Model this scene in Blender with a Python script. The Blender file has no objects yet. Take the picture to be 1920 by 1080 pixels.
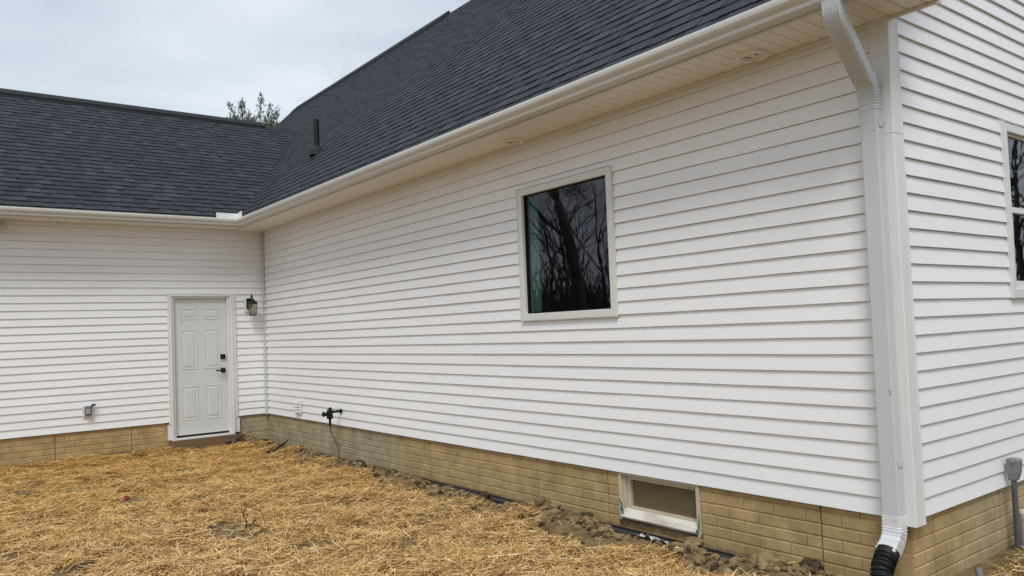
import bpy, bmesh, math, random
import numpy as np
from mathutils import Vector, Matrix, noise as mnoise
R = math.radians
random.seed(7); rng = np.random.default_rng(11)
SC = bpy.context.scene
COL = SC.collection

# ---------------------------------------------------------------- camera
CAM = Vector((-4.3680, -11.9220, 1.1408))
yaw, pitch, roll = 0.657818, 0.0374996, -0.0395677
fw = Vector((math.sin(yaw)*math.cos(pitch), math.cos(yaw)*math.cos(pitch), math.sin(pitch)))
rt0 = Vector((math.cos(yaw), -math.sin(yaw), 0)); up0 = rt0.cross(fw)
rt = rt0*math.cos(roll)+up0*math.sin(roll); up = -rt0*math.sin(roll)+up0*math.cos(roll)
cd = bpy.data.cameras.new('camera'); cam = bpy.data.objects.new('camera', cd); COL.objects.link(cam)
cam.matrix_world = Matrix(((rt.x, up.x, -fw.x, CAM.x), (rt.y, up.y, -fw.y, CAM.y), (rt.z, up.z, -fw.z, CAM.z), (0, 0, 0, 1)))
cd.sensor_width = 36; cd.lens = 1470.64/1920*36; cd.shift_y = 21.85/1920
cd.clip_start = 0.05; cd.clip_end = 2000
SC.camera = cam

# ---------------------------------------------------------------- sky, sun, exposure
SUN_EL, SUN_AZ = R(52), R(222)          # azimuth clockwise from +Y: behind the camera to the left
w = bpy.data.worlds.new('World'); SC.world = w; w.use_nodes = True
nt = w.node_tree; nt.nodes.clear()
out = nt.nodes.new('ShaderNodeOutputWorld'); bg = nt.nodes.new('ShaderNodeBackground')
sky = nt.nodes.new('ShaderNodeTexSky'); sky.sky_type = 'NISHITA'; sky.sun_disc = False
sky.sun_elevation = SUN_EL; sky.sun_rotation = SUN_AZ; sky.air_density = 1.0; sky.dust_density = 2.0
tc = nt.nodes.new('ShaderNodeTexCoord'); mp = nt.nodes.new('ShaderNodeMapping'); mp.inputs['Scale'].default_value = (1.0, 1.0, 3.2)
nz = nt.nodes.new('ShaderNodeTexNoise'); nz.inputs['Scale'].default_value = 2.1; nz.inputs['Detail'].default_value = 5; nz.inputs['Distortion'].default_value = .35
nz.inputs['Roughness'].default_value = .5
rp = nt.nodes.new('ShaderNodeValToRGB')
rp.color_ramp.elements[0].position = .36; rp.color_ramp.elements[0].color = (4.5, 5.2, 6.1, 1)
rp.color_ramp.elements[1].position = .62; rp.color_ramp.elements[1].color = (6.8, 7.3, 7.8, 1)
mx = nt.nodes.new('ShaderNodeMix'); mx.data_type = 'RGBA'; mx.inputs[0].default_value = .9
nt.links.new(tc.outputs['Generated'], mp.inputs[0]); nt.links.new(mp.outputs[0], nz.inputs['Vector'])
nt.links.new(nz.outputs['Fac'], rp.inputs[0]); nt.links.new(sky.outputs[0], mx.inputs[6]); nt.links.new(rp.outputs[0], mx.inputs[7])
nt.links.new(mx.outputs[2], bg.inputs[0]); bg.inputs[1].default_value = .1
nt.links.new(bg.outputs[0], out.inputs[0])
sd = bpy.data.lights.new('sun', 'SUN'); sd.energy = 1.5; sd.angle = R(20); sd.color = (1, .985, .96)
so = bpy.data.objects.new('sun', sd); COL.objects.link(so)
sdir = Vector((math.sin(SUN_AZ)*math.cos(SUN_EL), math.cos(SUN_AZ)*math.cos(SUN_EL), math.sin(SUN_EL)))
so.rotation_euler = sdir.to_track_quat('Z', 'Y').to_euler(); so.location = (0, 0, 30)
vs = SC.view_settings; vs.view_transform = 'Standard'; vs.look = 'None'; vs.gamma = 1; vs.use_curve_mapping = False; vs.exposure = 0.33
SC.render.engine = 'CYCLES'
SC.cycles.max_bounces = 8; SC.cycles.diffuse_bounces = 4; SC.cycles.transparent_max_bounces = 8

# ---------------------------------------------------------------- materials
def mat(name, col, rough=.6, var=0., vscale=4., col2=None, bump=0., bscale=60., bdist=.002, metal=0., spec=.5, attr=None, stretch=None, detail=4., ramp=(.35, .65)):
    m = bpy.data.materials.new(name); m.use_nodes = True; n = m.node_tree; b = n.nodes['Principled BSDF']
    b.inputs['Roughness'].default_value = rough; b.inputs['Metallic'].default_value = metal
    b.inputs['Specular IOR Level'].default_value = spec
    L = n.links.new
    geo = n.nodes.new('ShaderNodeNewGeometry'); src = geo.outputs['Position']
    if stretch:
        mm = n.nodes.new('ShaderNodeMapping'); mm.inputs['Scale'].default_value = stretch; L(src, mm.inputs[0]); src = mm.outputs[0]
    c4 = (*col, 1)
    last = None
    if col2 is not None or var:
        t = n.nodes.new('ShaderNodeTexNoise'); t.inputs['Scale'].default_value = vscale; t.inputs['Detail'].default_value = detail; L(src, t.inputs['Vector'])
        r = n.nodes.new('ShaderNodeValToRGB'); r.color_ramp.elements[0].position = ramp[0]; r.color_ramp.elements[1].position = ramp[1]
        if col2 is None:
            r.color_ramp.elements[0].color = (*[c*(1-var) for c in col], 1); r.color_ramp.elements[1].color = (*[min(1, c*(1+var)) for c in col], 1)
        else:
            r.color_ramp.elements[0].color = c4; r.color_ramp.elements[1].color = (*col2, 1)
        L(t.outputs['Fac'], r.inputs[0]); last = r.outputs[0]
    if attr:
        a = n.nodes.new('ShaderNodeAttribute'); a.attribute_name = attr
        x = n.nodes.new('ShaderNodeMix'); x.data_type = 'RGBA'; x.blend_type = 'MULTIPLY'; x.inputs[0].default_value = 1
        L(a.outputs['Color'], x.inputs[6])
        if last: L(last, x.inputs[7])
        else: x.inputs[7].default_value = c4
        last = x.outputs[2]
    if last: L(last, b.inputs['Base Color'])
    else: b.inputs['Base Color'].default_value = c4
    if bump:
        t = n.nodes.new('ShaderNodeTexNoise'); t.inputs['Scale'].default_value = bscale; t.inputs['Detail'].default_value = 5; L(src, t.inputs['Vector'])
        bp = n.nodes.new('ShaderNodeBump'); bp.inputs['Strength'].default_value = bump; bp.inputs['Distance'].default_value = bdist
        L(t.outputs['Fac'], bp.inputs['Height']); L(bp.outputs[0], b.inputs['Normal'])
    return m
M = {}
M['vinyl_long'] = mat('white_vinyl_long', (.83, .83, .825), .42, var=.025, vscale=1.3, bump=.25, bscale=40, bdist=.0012, stretch=(1, .12, 1))
M['vinyl_gable'] = mat('white_vinyl', (.83, .83, .825), .42, var=.025, vscale=1.3, bump=.25, bscale=40, bdist=.0012, stretch=(.12, 1, 1))
M['trim'] = mat('white_trim', (.73, .725, .705), .4, var=.02, vscale=3)
M['winframe'] = mat('cream_vinyl_frame', (.70, .695, .67), .4, var=.02, vscale=5)
M['alum'] = mat('painted_aluminium', (.60, .59, .545), .33, var=.02, vscale=2, bump=.15, bscale=6, bdist=.003)
M['dspout'] = mat('grey_white_downspout', (.56, .585, .585), .34, var=.02, vscale=3, bump=.2, bscale=5, bdist=.003)
M['elbow_white'] = mat('bright_crimped_aluminium', (.74, .75, .75), .3, metal=.15)
M['guard'] = mat('white_splash_guard', (.82, .83, .84), .35)
M['soffit'] = mat('cream_soffit', (.80, .765, .69), .5, var=.02, vscale=2)
M['dark_gap'] = mat('dark_gap', (.03, .025, .02), .8)
M['shingle'] = mat('charcoal_shingle', (.037, .0405, .051), .85, var=.45, vscale=350, attr='tint', bump=.5, bscale=420, bdist=.002, spec=.3, detail=2)
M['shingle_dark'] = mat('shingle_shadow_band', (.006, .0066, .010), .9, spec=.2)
M['ridge'] = mat('black_ridge_vent', (.018, .018, .02), .7, spec=.3)
M['ridgecap'] = mat('ridge_cap_granules', (.026, .028, .030), .9, var=.3, vscale=200, spec=.3)
M['green_tape'] = mat('green_drip_tape', (.10, .135, .09), .6, var=.1)
M['door'] = mat('off_white_door', (.63, .645, .63), .38, var=.015, vscale=2)
M['black'] = mat('black_metal', (.007, .007, .008), .5, spec=.3)
M['plastic_black'] = mat('black_plastic_pipe', (.010, .010, .011), .5, spec=.3)
M['wood'] = mat('weathered_board', (.20, .115, .055), .85, col2=(.13, .085, .05), vscale=5, stretch=(.3, 3, 6), bump=.4, bscale=30)
M['greybox'] = mat('grey_electrical_plastic', (.13, .14, .155), .45, var=.06)
M['greypvc'] = mat('grey_pvc', (.20, .21, .22), .45, var=.1, vscale=14)
M['greypvc_dark'] = mat('dark_grey_conduit', (.085, .09, .10), .5, var=.15, vscale=14)
M['whitepvc'] = mat('white_pvc', (.70, .67, .6), .4, var=.05)
M['cable'] = mat('brown_cable', (.03, .022, .014), .5)
M['room'] = mat('dim_room_wall', (.045, .044, .042), .9)
M['green_jamb'] = mat('green_inner_jamb', (.06, .20, .15), .6, var=.15, vscale=9)
M['galv'] = mat('galvanised', (.45, .47, .48), .35, metal=.5)
M['cream'] = mat('cream_buck', (.52, .46, .33), .6, var=.08, vscale=12, col2=(.42, .33, .2), ramp=(.5, .85))
M['mudwhite'] = mat('white_sill_with_mud', (.68, .65, .56), .6, col2=(.34, .26, .16), vscale=7, ramp=(.45, .8), detail=8, stretch=(1, .5, 2))
M['teal'] = mat('teal_film', (.05, .22, .20), .5)
M['red'] = mat('orange_red_plastic', (.34, .05, .03), .5, var=.2, vscale=60)
M['film'] = mat('white_plastic_film', (.55, .56, .55), .35)
M['bark'] = mat('bark', (.035, .03, .025), .9, var=.25, vscale=4, bump=.4, bscale=12, bdist=.02)
M['stick'] = mat('dark_stick', (.022, .018, .013), .9)
M['needle'] = mat('evergreen_sprays', (.075, .088, .045), .8, attr='tint')
M['bolt'] = mat('rust_spot', (.16, .15, .13), .6)

def mat_found():
    m = bpy.data.materials.new('tan_brick_form_concrete'); m.use_nodes = True; n = m.node_tree; b = n.nodes['Principled BSDF']; L = n.links.new
    b.inputs['Roughness'].default_value = .85; b.inputs['Specular IOR Level'].default_value = .25
    g = n.nodes.new('ShaderNodeNewGeometry')
    sp = n.nodes.new('ShaderNodeSeparateXYZ'); L(g.outputs['Position'], sp.inputs[0])
    t = n.nodes.new('ShaderNodeTexNoise'); t.inputs['Scale'].default_value = 1.7; t.inputs['Detail'].default_value = 6; L(g.outputs['Position'], t.inputs['Vector'])
    # unpainted, greyer lengths of wall: y > -4.1 on the long wall and x > .3 on the gable side
    a1 = n.nodes.new('ShaderNodeMath'); a1.operation = 'MULTIPLY_ADD'; L(t.outputs['Fac'], a1.inputs[0]); a1.inputs[1].default_value = 1.6; L(sp.outputs['Y'], a1.inputs[2])
    mr = n.nodes.new('ShaderNodeMapRange'); mr.inputs[1].default_value = -3.6; mr.inputs[2].default_value = -2.9; L(a1.outputs[0], mr.inputs[0])
    lx = n.nodes.new('ShaderNodeMapRange'); lx.inputs[1].default_value = -.9; lx.inputs[2].default_value = -.6; L(sp.outputs['X'], lx.inputs[0])
    a0 = n.nodes.new('ShaderNodeMath'); a0.operation = 'MULTIPLY'; L(mr.outputs[0], a0.inputs[0]); L(lx.outputs[0], a0.inputs[1])
    a2 = n.nodes.new('ShaderNodeMath'); a2.operation = 'MULTIPLY_ADD'; L(t.outputs['Fac'], a2.inputs[0]); a2.inputs[1].default_value = .8; L(sp.outputs['X'], a2.inputs[2])
    mr2 = n.nodes.new('ShaderNodeMapRange'); mr2.inputs[1].default_value = .75; mr2.inputs[2].default_value = 1.25; mr2.inputs[4].default_value = .7; L(a2.outputs[0], mr2.inputs[0])
    ad = n.nodes.new('ShaderNodeMath'); ad.operation = 'MAXIMUM'; L(a0.outputs[0], ad.inputs[0]); L(mr2.outputs[0], ad.inputs[1])
    mx = n.nodes.new('ShaderNodeMix'); mx.data_type = 'RGBA'; L(ad.outputs[0], mx.inputs[0])
    mx.inputs[6].default_value = (.455, .32, .155, 1); mx.inputs[7].default_value = (.40, .33, .21, 1)
    t2 = n.nodes.new('ShaderNodeTexNoise'); t2.inputs['Scale'].default_value = 5; t2.inputs['Detail'].default_value = 8; t2.inputs['Roughness'].default_value = .65; L(g.outputs['Position'], t2.inputs['Vector'])
    r2 = n.nodes.new('ShaderNodeValToRGB'); r2.color_ramp.elements[0].position = .3; r2.color_ramp.elements[0].color = (.66, .64, .61, 1); r2.color_ramp.elements[1].position = .62; r2.color_ramp.elements[1].color = (1.05, 1.05, 1.05, 1)
    L(t2.outputs['Fac'], r2.inputs[0])
    m3 = n.nodes.new('ShaderNodeMix'); m3.data_type = 'RGBA'; m3.blend_type = 'MULTIPLY'; m3.inputs[0].default_value = 1
    L(mx.outputs[2], m3.inputs[6]); L(r2.outputs[0], m3.inputs[7]); L(m3.outputs[2], b.inputs['Base Color'])
    mm = n.nodes.new('ShaderNodeMapping'); mm.inputs['Scale'].default_value = (1, 1, .25); L(g.outputs['Position'], mm.inputs[0])
    t3 = n.nodes.new('ShaderNodeTexNoise'); t3.inputs['Scale'].default_value = 90; t3.inputs['Detail'].default_value = 3; L(mm.outputs[0], t3.inputs['Vector'])
    bp = n.nodes.new('ShaderNodeBump'); bp.inputs['Strength'].default_value = .6; bp.inputs['Distance'].default_value = .004; L(t3.outputs['Fac'], bp.inputs['Height']); L(bp.outputs[0], b.inputs['Normal'])
    return m
M['found'] = mat_found()
M['found_seam'] = mat('foundation_form_seam', (.12, .10, .065), .9, var=.2)

def mat_glass(name, trans, ior, tint=(1, 1, 1), dust=0.):
    m = bpy.data.materials.new(name); m.use_nodes = True; n = m.node_tree; n.nodes.clear(); L = n.links.new
    o = n.nodes.new('ShaderNodeOutputMaterial'); mx = n.nodes.new('ShaderNodeMixShader'); f = n.nodes.new('ShaderNodeFresnel'); f.inputs[0].default_value = ior
    t = n.nodes.new('ShaderNodeBsdfTransparent'); t.inputs[0].default_value = (*[trans*c for c in tint], 1)
    g = n.nodes.new('ShaderNodeBsdfGlossy'); g.inputs['Roughness'].default_value = .01; g.inputs[0].default_value = (.92, .90, .98, 1)
    geo = n.nodes.new('ShaderNodeNewGeometry'); nz = n.nodes.new('ShaderNodeTexNoise'); nz.inputs['Scale'].default_value = 9.; nz.inputs['Detail'].default_value = 1
    L(geo.outputs['Position'], nz.inputs['Vector'])
    bp = n.nodes.new('ShaderNodeBump'); bp.inputs['Strength'].default_value = .05; bp.inputs['Distance'].default_value = .002; L(nz.outputs['Fac'], bp.inputs['Height']); L(bp.outputs[0], g.inputs['Normal'])
    inv = n.nodes.new('ShaderNodeMath'); inv.operation = 'SUBTRACT'; inv.inputs[0].default_value = 1; L(geo.outputs['Backfacing'], inv.inputs[1])
    ml = n.nodes.new('ShaderNodeMath'); ml.operation = 'MULTIPLY'; L(f.outputs[0], ml.inputs[0]); L(inv.outputs[0], ml.inputs[1])
    L(ml.outputs[0], mx.inputs[0]); L(t.outputs[0], mx.inputs[1]); L(g.outputs[0], mx.inputs[2])
    if dust:
        d = n.nodes.new('ShaderNodeBsdfDiffuse'); d.inputs[0].default_value = (.42, .31, .18, 1)
        m2 = n.nodes.new('ShaderNodeMixShader'); m2.inputs[0].default_value = dust
        L(mx.outputs[0], m2.inputs[1]); L(d.outputs[0], m2.inputs[2]); L(m2.outputs[0], o.inputs[0])
    else: L(mx.outputs[0], o.inputs[0])
    return m
M['glass'] = mat_glass('window_glass', .8, 1.85)
M['glass_dusty'] = mat_glass('dusty_basement_glass', .5, 1.5, dust=.3)
M['glass_lamp'] = mat_glass('seeded_lamp_glass', .9, 1.45, dust=.22)

# ---------------------------------------------------------------- mesh helpers
def obj(name, bm, m, parent=None, smooth=False, bevel=0., loc=None):
    me = bpy.data.meshes.new(name)
    if not isinstance(bm, bmesh.types.BMesh): raise TypeError
    bm.to_mesh(me); bm.free()
    ms = m if isinstance(m, (list, tuple)) else [m]
    for q in ms: me.materials.append(q)
    if smooth:
        for p in me.polygons: p.use_smooth = True
    o = bpy.data.objects.new(name, me); COL.objects.link(o)
    if parent: o.parent = parent
    if bevel:
        md = o.modifiers.new('bevel', 'BEVEL'); md.width = bevel; md.segments = 2; md.limit_method = 'ANGLE'; md.angle_limit = R(40)
    return o
def thing(name, label, cat, group=None, loc=(0, 0, 0)):
    o = bpy.data.objects.new(name, None); COL.objects.link(o); o['label'] = label; o['category'] = cat; o.empty_display_size = .2
    if group: o['group'] = group
    return o
def tag(o, label=None, cat=None, group=None, kind=None):
    if label: o['label'] = label
    if cat: o['category'] = cat
    if group: o['group'] = group
    if kind: o['kind'] = kind
    return o
def box(bm, x0, x1, y0, y1, z0, z1, mi=0):
    v = [bm.verts.new(p) for p in ((x0,y0,z0),(x1,y0,z0),(x1,y1,z0),(x0,y1,z0),(x0,y0,z1),(x1,y0,z1),(x1,y1,z1),(x0,y1,z1))]
    for f in ((0,3,2,1),(4,5,6,7),(0,1,5,4),(1,2,6,5),(2,3,7,6),(3,0,4,7)):
        bm.faces.new([v[i] for i in f]).material_index = mi
def B(*a, **k):
    bm = bmesh.new(); box(bm, *a, **k); return bm
def poly(bm, pts, mi=0):
    f = bm.faces.new([bm.verts.new(p) for p in pts]); f.material_index = mi; return f
def ring_sweep(bm, rings, closed_ends=True, mi=0):
    vs = [[bm.verts.new(p) for p in r] for r in rings]; n = len(vs[0])
    for a, b in zip(vs[:-1], vs[1:]):
        for i in range(n):
            f = bm.faces.new((a[i], a[(i+1) % n], b[(i+1) % n], b[i])); f.material_index = mi
    if closed_ends:
        bm.faces.new(vs[0][::-1]).material_index = mi; bm.faces.new(vs[-1]).material_index = mi
def tube(bm, pts, rad, seg=8, mi=0, ends=True):
    pts = [Vector(p) for p in pts]; n = len(pts)
    rads = rad if isinstance(rad, (list, tuple)) else [rad]*n
    ref = None; rings = []
    for i, p in enumerate(pts):
        d = (pts[min(i+1, n-1)]-pts[max(i-1, 0)]).normalized()
        if ref is None:
            ref = Vector((0, 0, 1)) if abs(d.z) < .9 else Vector((1, 0, 0))
        a = d.cross(ref).normalized(); b = a.cross(d).normalized(); ref = b
        rings.append([p+(a*math.cos(2*math.pi*k/seg)+b*math.sin(2*math.pi*k/seg))*rads[i] for k in range(seg)])
    ring_sweep(bm, rings, ends, mi)
def catmull(P, n=8):
    P = [Vector(p) for p in P]; Q = [P[0]*2-P[1]]+P+[P[-1]*2-P[-2]]; o = []
    for i in range(1, len(Q)-2):
        for k in range(n):
            t = k/n; a, b, c, d = Q[i-1:i+3]
            o.append(.5*((2*b)+(c-a)*t+(2*a-5*b+4*c-d)*t*t+(3*b-a-3*c+d)*t**3))
    o.append(P[-1]); return o
def lathe(bm, prof, c, seg=24, axis='z', mi=0):
    rings = []
    for r, h in prof:
        ring = []
        for k in range(seg):
            a = 2*math.pi*k/seg
            ring.append({'z': (c[0]+r*math.cos(a), c[1]+r*math.sin(a), c[2]+h), 'x': (c[0]+h, c[1]+r*math.cos(a), c[2]+r*math.sin(a)), 'y': (c[0]+r*math.cos(a), c[1]+h, c[2]+r*math.sin(a))}[axis])
        rings.append(ring)
    ring_sweep(bm, rings, True, mi)

def obj_split(name, bm, m, parent=None, **k):
    seen = set(); isl = []
    for v in bm.verts:
        if v in seen: continue
        st = [v]; seen.add(v); cur = []
        while st:
            q = st.pop(); cur.append(q)
            for e in q.link_edges:
                o = e.other_vert(q)
                if o not in seen: seen.add(o); st.append(o)
        isl.append(cur)
    out_ = []
    for cur in isl:
        b2 = bmesh.new(); mp_ = {v: b2.verts.new(v.co) for v in cur}
        fs = {f for v in cur for f in v.link_faces}
        for f in fs: b2.faces.new([mp_[v] for v in f.verts]).material_index = f.material_index
        out_.append(obj(name, b2, m, parent, **k))
    bm.free(); return out_

# numpy value noise
_T = rng.random((64, 64))
def vnoise(x, y):
    x = np.asarray(x, float); y = np.asarray(y, float)
    xi = np.floor(x).astype(int); yi = np.floor(y).astype(int); fx = x-xi; fy = y-yi
    fx = fx*fx*(3-2*fx); fy = fy*fy*(3-2*fy)
    g = lambda a, b: _T[a % 64, b % 64]
    return (g(xi, yi)*(1-fx)+g(xi+1, yi)*fx)*(1-fy)+(g(xi, yi+1)*(1-fx)+g(xi+1, yi+1)*fx)*fy
def fbm(x, y, o=4):
    s = 0; a = .5; t = 0
    for i in range(o):
        s = s+a*vnoise(x*2**i+17.3*i, y*2**i+5.1*i); t += a; a *= .5
    return s/t

E = .1016; LEN = 9.799; H = 2.80
PM, PL = 1.0, .667; Z0 = 2.95; OV = .43       # roof pitches, edge height
RX = 3.60; RZ = Z0+PM*(RX+OV)                 # main ridge
RY = 3.15; RLZ = Z0+PL*(RY+OV)                # wing ridge
WEND = -4.7

# ================================================================= GROUND
def gz(x, y):
    x = np.asarray(x, float); y = np.asarray(y, float)
    z = -.415+.05*(fbm(x*.5+3, y*.5+9, 3)-.5)+.045*(fbm(x*2.1+1, y*2.1, 3)-.5)+.02*(fbm(x*9, y*9, 2)-.5)
    inner = (y < .02) & (x < .02)
    # slight bank against the wing wall
    bank = np.exp(-np.clip(-y, 0, 9)/.5)*np.clip((-x-.7)/.8, 0, 1)
    z = z+np.where(inner, bank*.075, 0)
    # rough berm along the long wall with a narrow open trench behind it
    t = -x
    along = np.clip((y+9.9)/.3, 0, 1)
    amp = .03+.10*fbm(x*1.5+8, y*1.9+2, 3)
    berm = np.exp(-((t-.33)/.17)**2)*amp
    rough = (fbm(x*14, y*14, 3)-.5)*.11*np.exp(-((t-.34)/.22)**2)
    op = sum(np.exp(-((y-c_)/w_)**4) for c_, w_ in ((-4.15, .10), (-5.18, .20), (-6.33, .24), (-7.98, .40), (-8.66, .20)))
    tr = np.exp(-((t-.065)/.095)**2)*(.02+.135*np.clip(op, 0, 1))
    z = z+np.where(inner & (t < 1.6), ((berm+rough)*(1-.74*np.clip(op, 0, 1))-tr)*along, 0)
    # disturbed soil by the gable wall
    g = np.exp(-((y+LEN+.35)/.35)**2)*np.clip((x+.1)/.3, 0, 1)
    z = z+g*(.02+.05*fbm(x*2.5, y*2.5, 3)+(fbm(x*12, y*12, 3)-.5)*.06)
    return z
def grid_mesh(name, xs, ys, zf, m, drop=None):
    X, Y = np.meshgrid(xs, ys); Z = zf(X, Y)
    V = np.stack([X, Y, Z], -1).reshape(-1, 3); nx, ny = len(xs), len(ys)
    i = np.arange(nx-1); j = np.arange(ny-1); I, J = np.meshgrid(i, j)
    a = (J*nx+I).ravel(); F = np.stack([a, a+1, a+nx+1, a+nx], -1)
    me = bpy.data.meshes.new(name); me.from_pydata([], [], [])
    me.vertices.add(len(V)); me.vertices.foreach_set('co', V.ravel())
    me.loops.add(F.size); me.loops.foreach_set('vertex_index', F.ravel())
    me.polygons.add(len(F)); me.polygons.foreach_set('loop_start', np.arange(len(F))*4)
    me.update(); me.validate()
    me.materials.append(m)
    me.polygons.foreach_set('use_smooth', np.ones(len(F), bool))
    o = bpy.data.objects.new(name, me); COL.objects.link(o); return o
def soil_mat():
    m = mat('clay_soil', (.115, .077, .039), .95, col2=(.26, .18, .092), vscale=7, bump=.9, bscale=45, bdist=.012, spec=.1, detail=9, ramp=(.35, .7))
    return m
M['soil'] = soil_mat()
M['clod'] = mat('dry_clod', (.16, .11, .058), .95, col2=(.33, .235, .125), vscale=9, bump=.9, bscale=60, bdist=.008, spec=.1, detail=8)
M['clod_dark'] = mat('damp_clod', (.04, .03, .02), .95, col2=(.09, .065, .04), vscale=12, bump=.9, bscale=60, bdist=.008, spec=.1, detail=8)
def axis(lo, a, b, hi, fine, coarse):
    return np.concatenate([np.geomspace(1, a-lo+1, 22)[::-1]*-1+a+1, np.arange(a+fine, b, fine), np.geomspace(1, hi-b+1, 22)+b-1])
xs = axis(-300, -5.5, 2.6, 300, .022, 1); ys = axis(-300, -10.9, .1, 300, .022, 1)
tag(grid_mesh('ground', xs, ys, gz, M['soil']), kind='structure')

# ================================================================= STRAW
def straw_mesh(name, P, ang, pit, ln, wd, bend, tint, m):
    n = len(P)
    d = np.stack([np.cos(ang)*np.cos(pit), np.sin(ang)*np.cos(pit), np.sin(pit)], -1)
    s = np.stack([-np.sin(ang), np.cos(ang), np.zeros(n)], -1)
    tw = rng.uniform(-.7, .7, n)
    s = s*np.cos(tw)[:, None]+np.array([0, 0, 1.])*np.sin(tw)[:, None]
    V = np.empty((n, 6, 3))
    for k, t in enumerate((-.5, 0, .5)):
        c = P+d*(ln*t)[:, None]
        if k == 1: c = c+np.stack([-np.sin(ang)*bend, np.cos(ang)*bend, np.abs(bend)*.5], -1)
        V[:, 2*k] = c-s*(wd/2)[:, None]; V[:, 2*k+1] = c+s*(wd/2)[:, None]
    base = (np.arange(n)*6)[:, None]
    F = np.concatenate([base+np.array([0, 1, 3, 2]), base+np.array([2, 3, 5, 4])], 1).reshape(-1, 4)
    me = bpy.data.meshes.new(name)
    me.vertices.add(n*6); me.vertices.foreach_set('co', V.ravel().astype(np.float32))
    me.loops.add(F.size); me.loops.foreach_set('vertex_index', F.ravel().astype(np.int32))
    me.polygons.add(len(F)); me.polygons.foreach_set('loop_start', (np.arange(len(F))*4).astype(np.int32))
    me.update()
    ca = me.color_attributes.new('tint', 'FLOAT_COLOR', 'POINT')
    c = np.repeat(np.concatenate([tint, np.ones((n, 1))], 1), 6, 0); ca.data.foreach_set('color', c.ravel().astype(np.float32))
    me.materials.append(m)
    o = bpy.data.objects.new(name, me); COL.objects.link(o); return o
M['straw'] = mat('wheat_straw', (1, 1, 1), .55, attr='tint', spec=.35)
def cover(x, y):
    """how thick the straw lies at a place, 0..1"""
    a = fbm(x*1.3+40, y*.9+7, 3); b = fbm(x*3.7+y*1.2, y*3.0+50, 3)
    c = 1.25-np.clip((.45-a)*4, 0, 1)*.45-np.clip((.455-b)*7, 0, 1)*.9-np.clip((.415-fbm(x*4.5-y*2.0+9, y*9+x*2.0+50, 3))*9, 0, 1)*.9
    trk = np.abs((y+5.55)-.42*(x+3.2)); c = c-.95*np.exp(-(trk/.10)**2)*np.clip(fbm(x*4+9, y*4, 3)*3-1.0, 0, 1)
    edge = np.clip((-x-(.33+.14*np.clip((-y-5.2)/3.2, 0, 1))+.42*(fbm(x*2, y*2.3+3, 3)-.5)*2+.14*np.clip(-(y+1.2), -1, 1)*0)/.22, 0, 1)
    c = c*edge
    c = c*np.clip((-y-.04)/.3+.25, 0, 1)
    return c
NS = 300000
x = rng.uniform(-5.6, -.12, NS*2); y = rng.uniform(-10.6, -.02, NS*2)
keep = rng.random(NS*2) < np.clip(cover(x, y), .025, 1)
x = x[keep][:NS]; y = y[keep][:NS]; n = len(x)
cov = np.clip(cover(x, y), 0, 1)
flow = (fbm(x*.8+5, y*.8, 2)-.5)*4+.3
ang = flow+rng.normal(0, .95, n); pit = rng.normal(0, .20, n)
ln = rng.uniform(.06, .24, n)*(.6+.4*cov); wd = rng.uniform(.0020, .0054, n)
hgt = rng.random(n)**1.3*(.008+.14*cov*np.clip(fbm(x*3.2, y*3.2+8, 3)-.33, 0, 1))+.003
z = gz(x, y)+hgt
top = rng.random(n)
base = np.array([[.68, .425, .14], [.80, .55, .225], [.54, .31, .085], [.88, .70, .38], [.34, .205, .07], [.15, .095, .045]])
ci = rng.choice(6, n, p=[.33, .27, .15, .12, .08, .05]); tint = base[ci]*rng.uniform(.76, 1.15, (n, 1))*np.array([1., .98, .97])
gold = np.clip((y+6.5)/5, 0, 1)[:, None]          # yellower, slightly darker straw towards the house corner
tint = tint*(1-gold)*np.array([1., 1., 1.05])+tint*gold*np.array([.97, .91, .78])
tag(straw_mesh('straw_mulch', np.stack([x, y, z], -1), ang, pit, ln, wd, rng.normal(0, .008, n), tint, M['straw']), 'loose golden straw mulch spread over the yard in front of the walls', 'straw', kind='stuff')
# straw on the gable side
n = 16000
x = rng.uniform(.3, 3.2, n); y = -LEN-.12-rng.random(n)*1.3
k = rng.random(n) < np.clip(fbm(x*3, y*3, 3)*3-1.1+(x-.8)*.3, .05, 1); x = x[k]; y = y[k]; n = len(x)
tag(straw_mesh('straw_scatter', np.stack([x, y, gz(x, y)+rng.random(n)*.03+.004], -1), rng.uniform(0, 6.3, n), rng.normal(0, .2, n), rng.uniform(.06, .2, n), rng.uniform(.002, .0045, n), rng.normal(0, .008, n), base[rng.choice(6, n)]*.9, M['straw']), 'thin scatter of straw on soil beside the gable wall', 'straw', kind='stuff')

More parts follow.
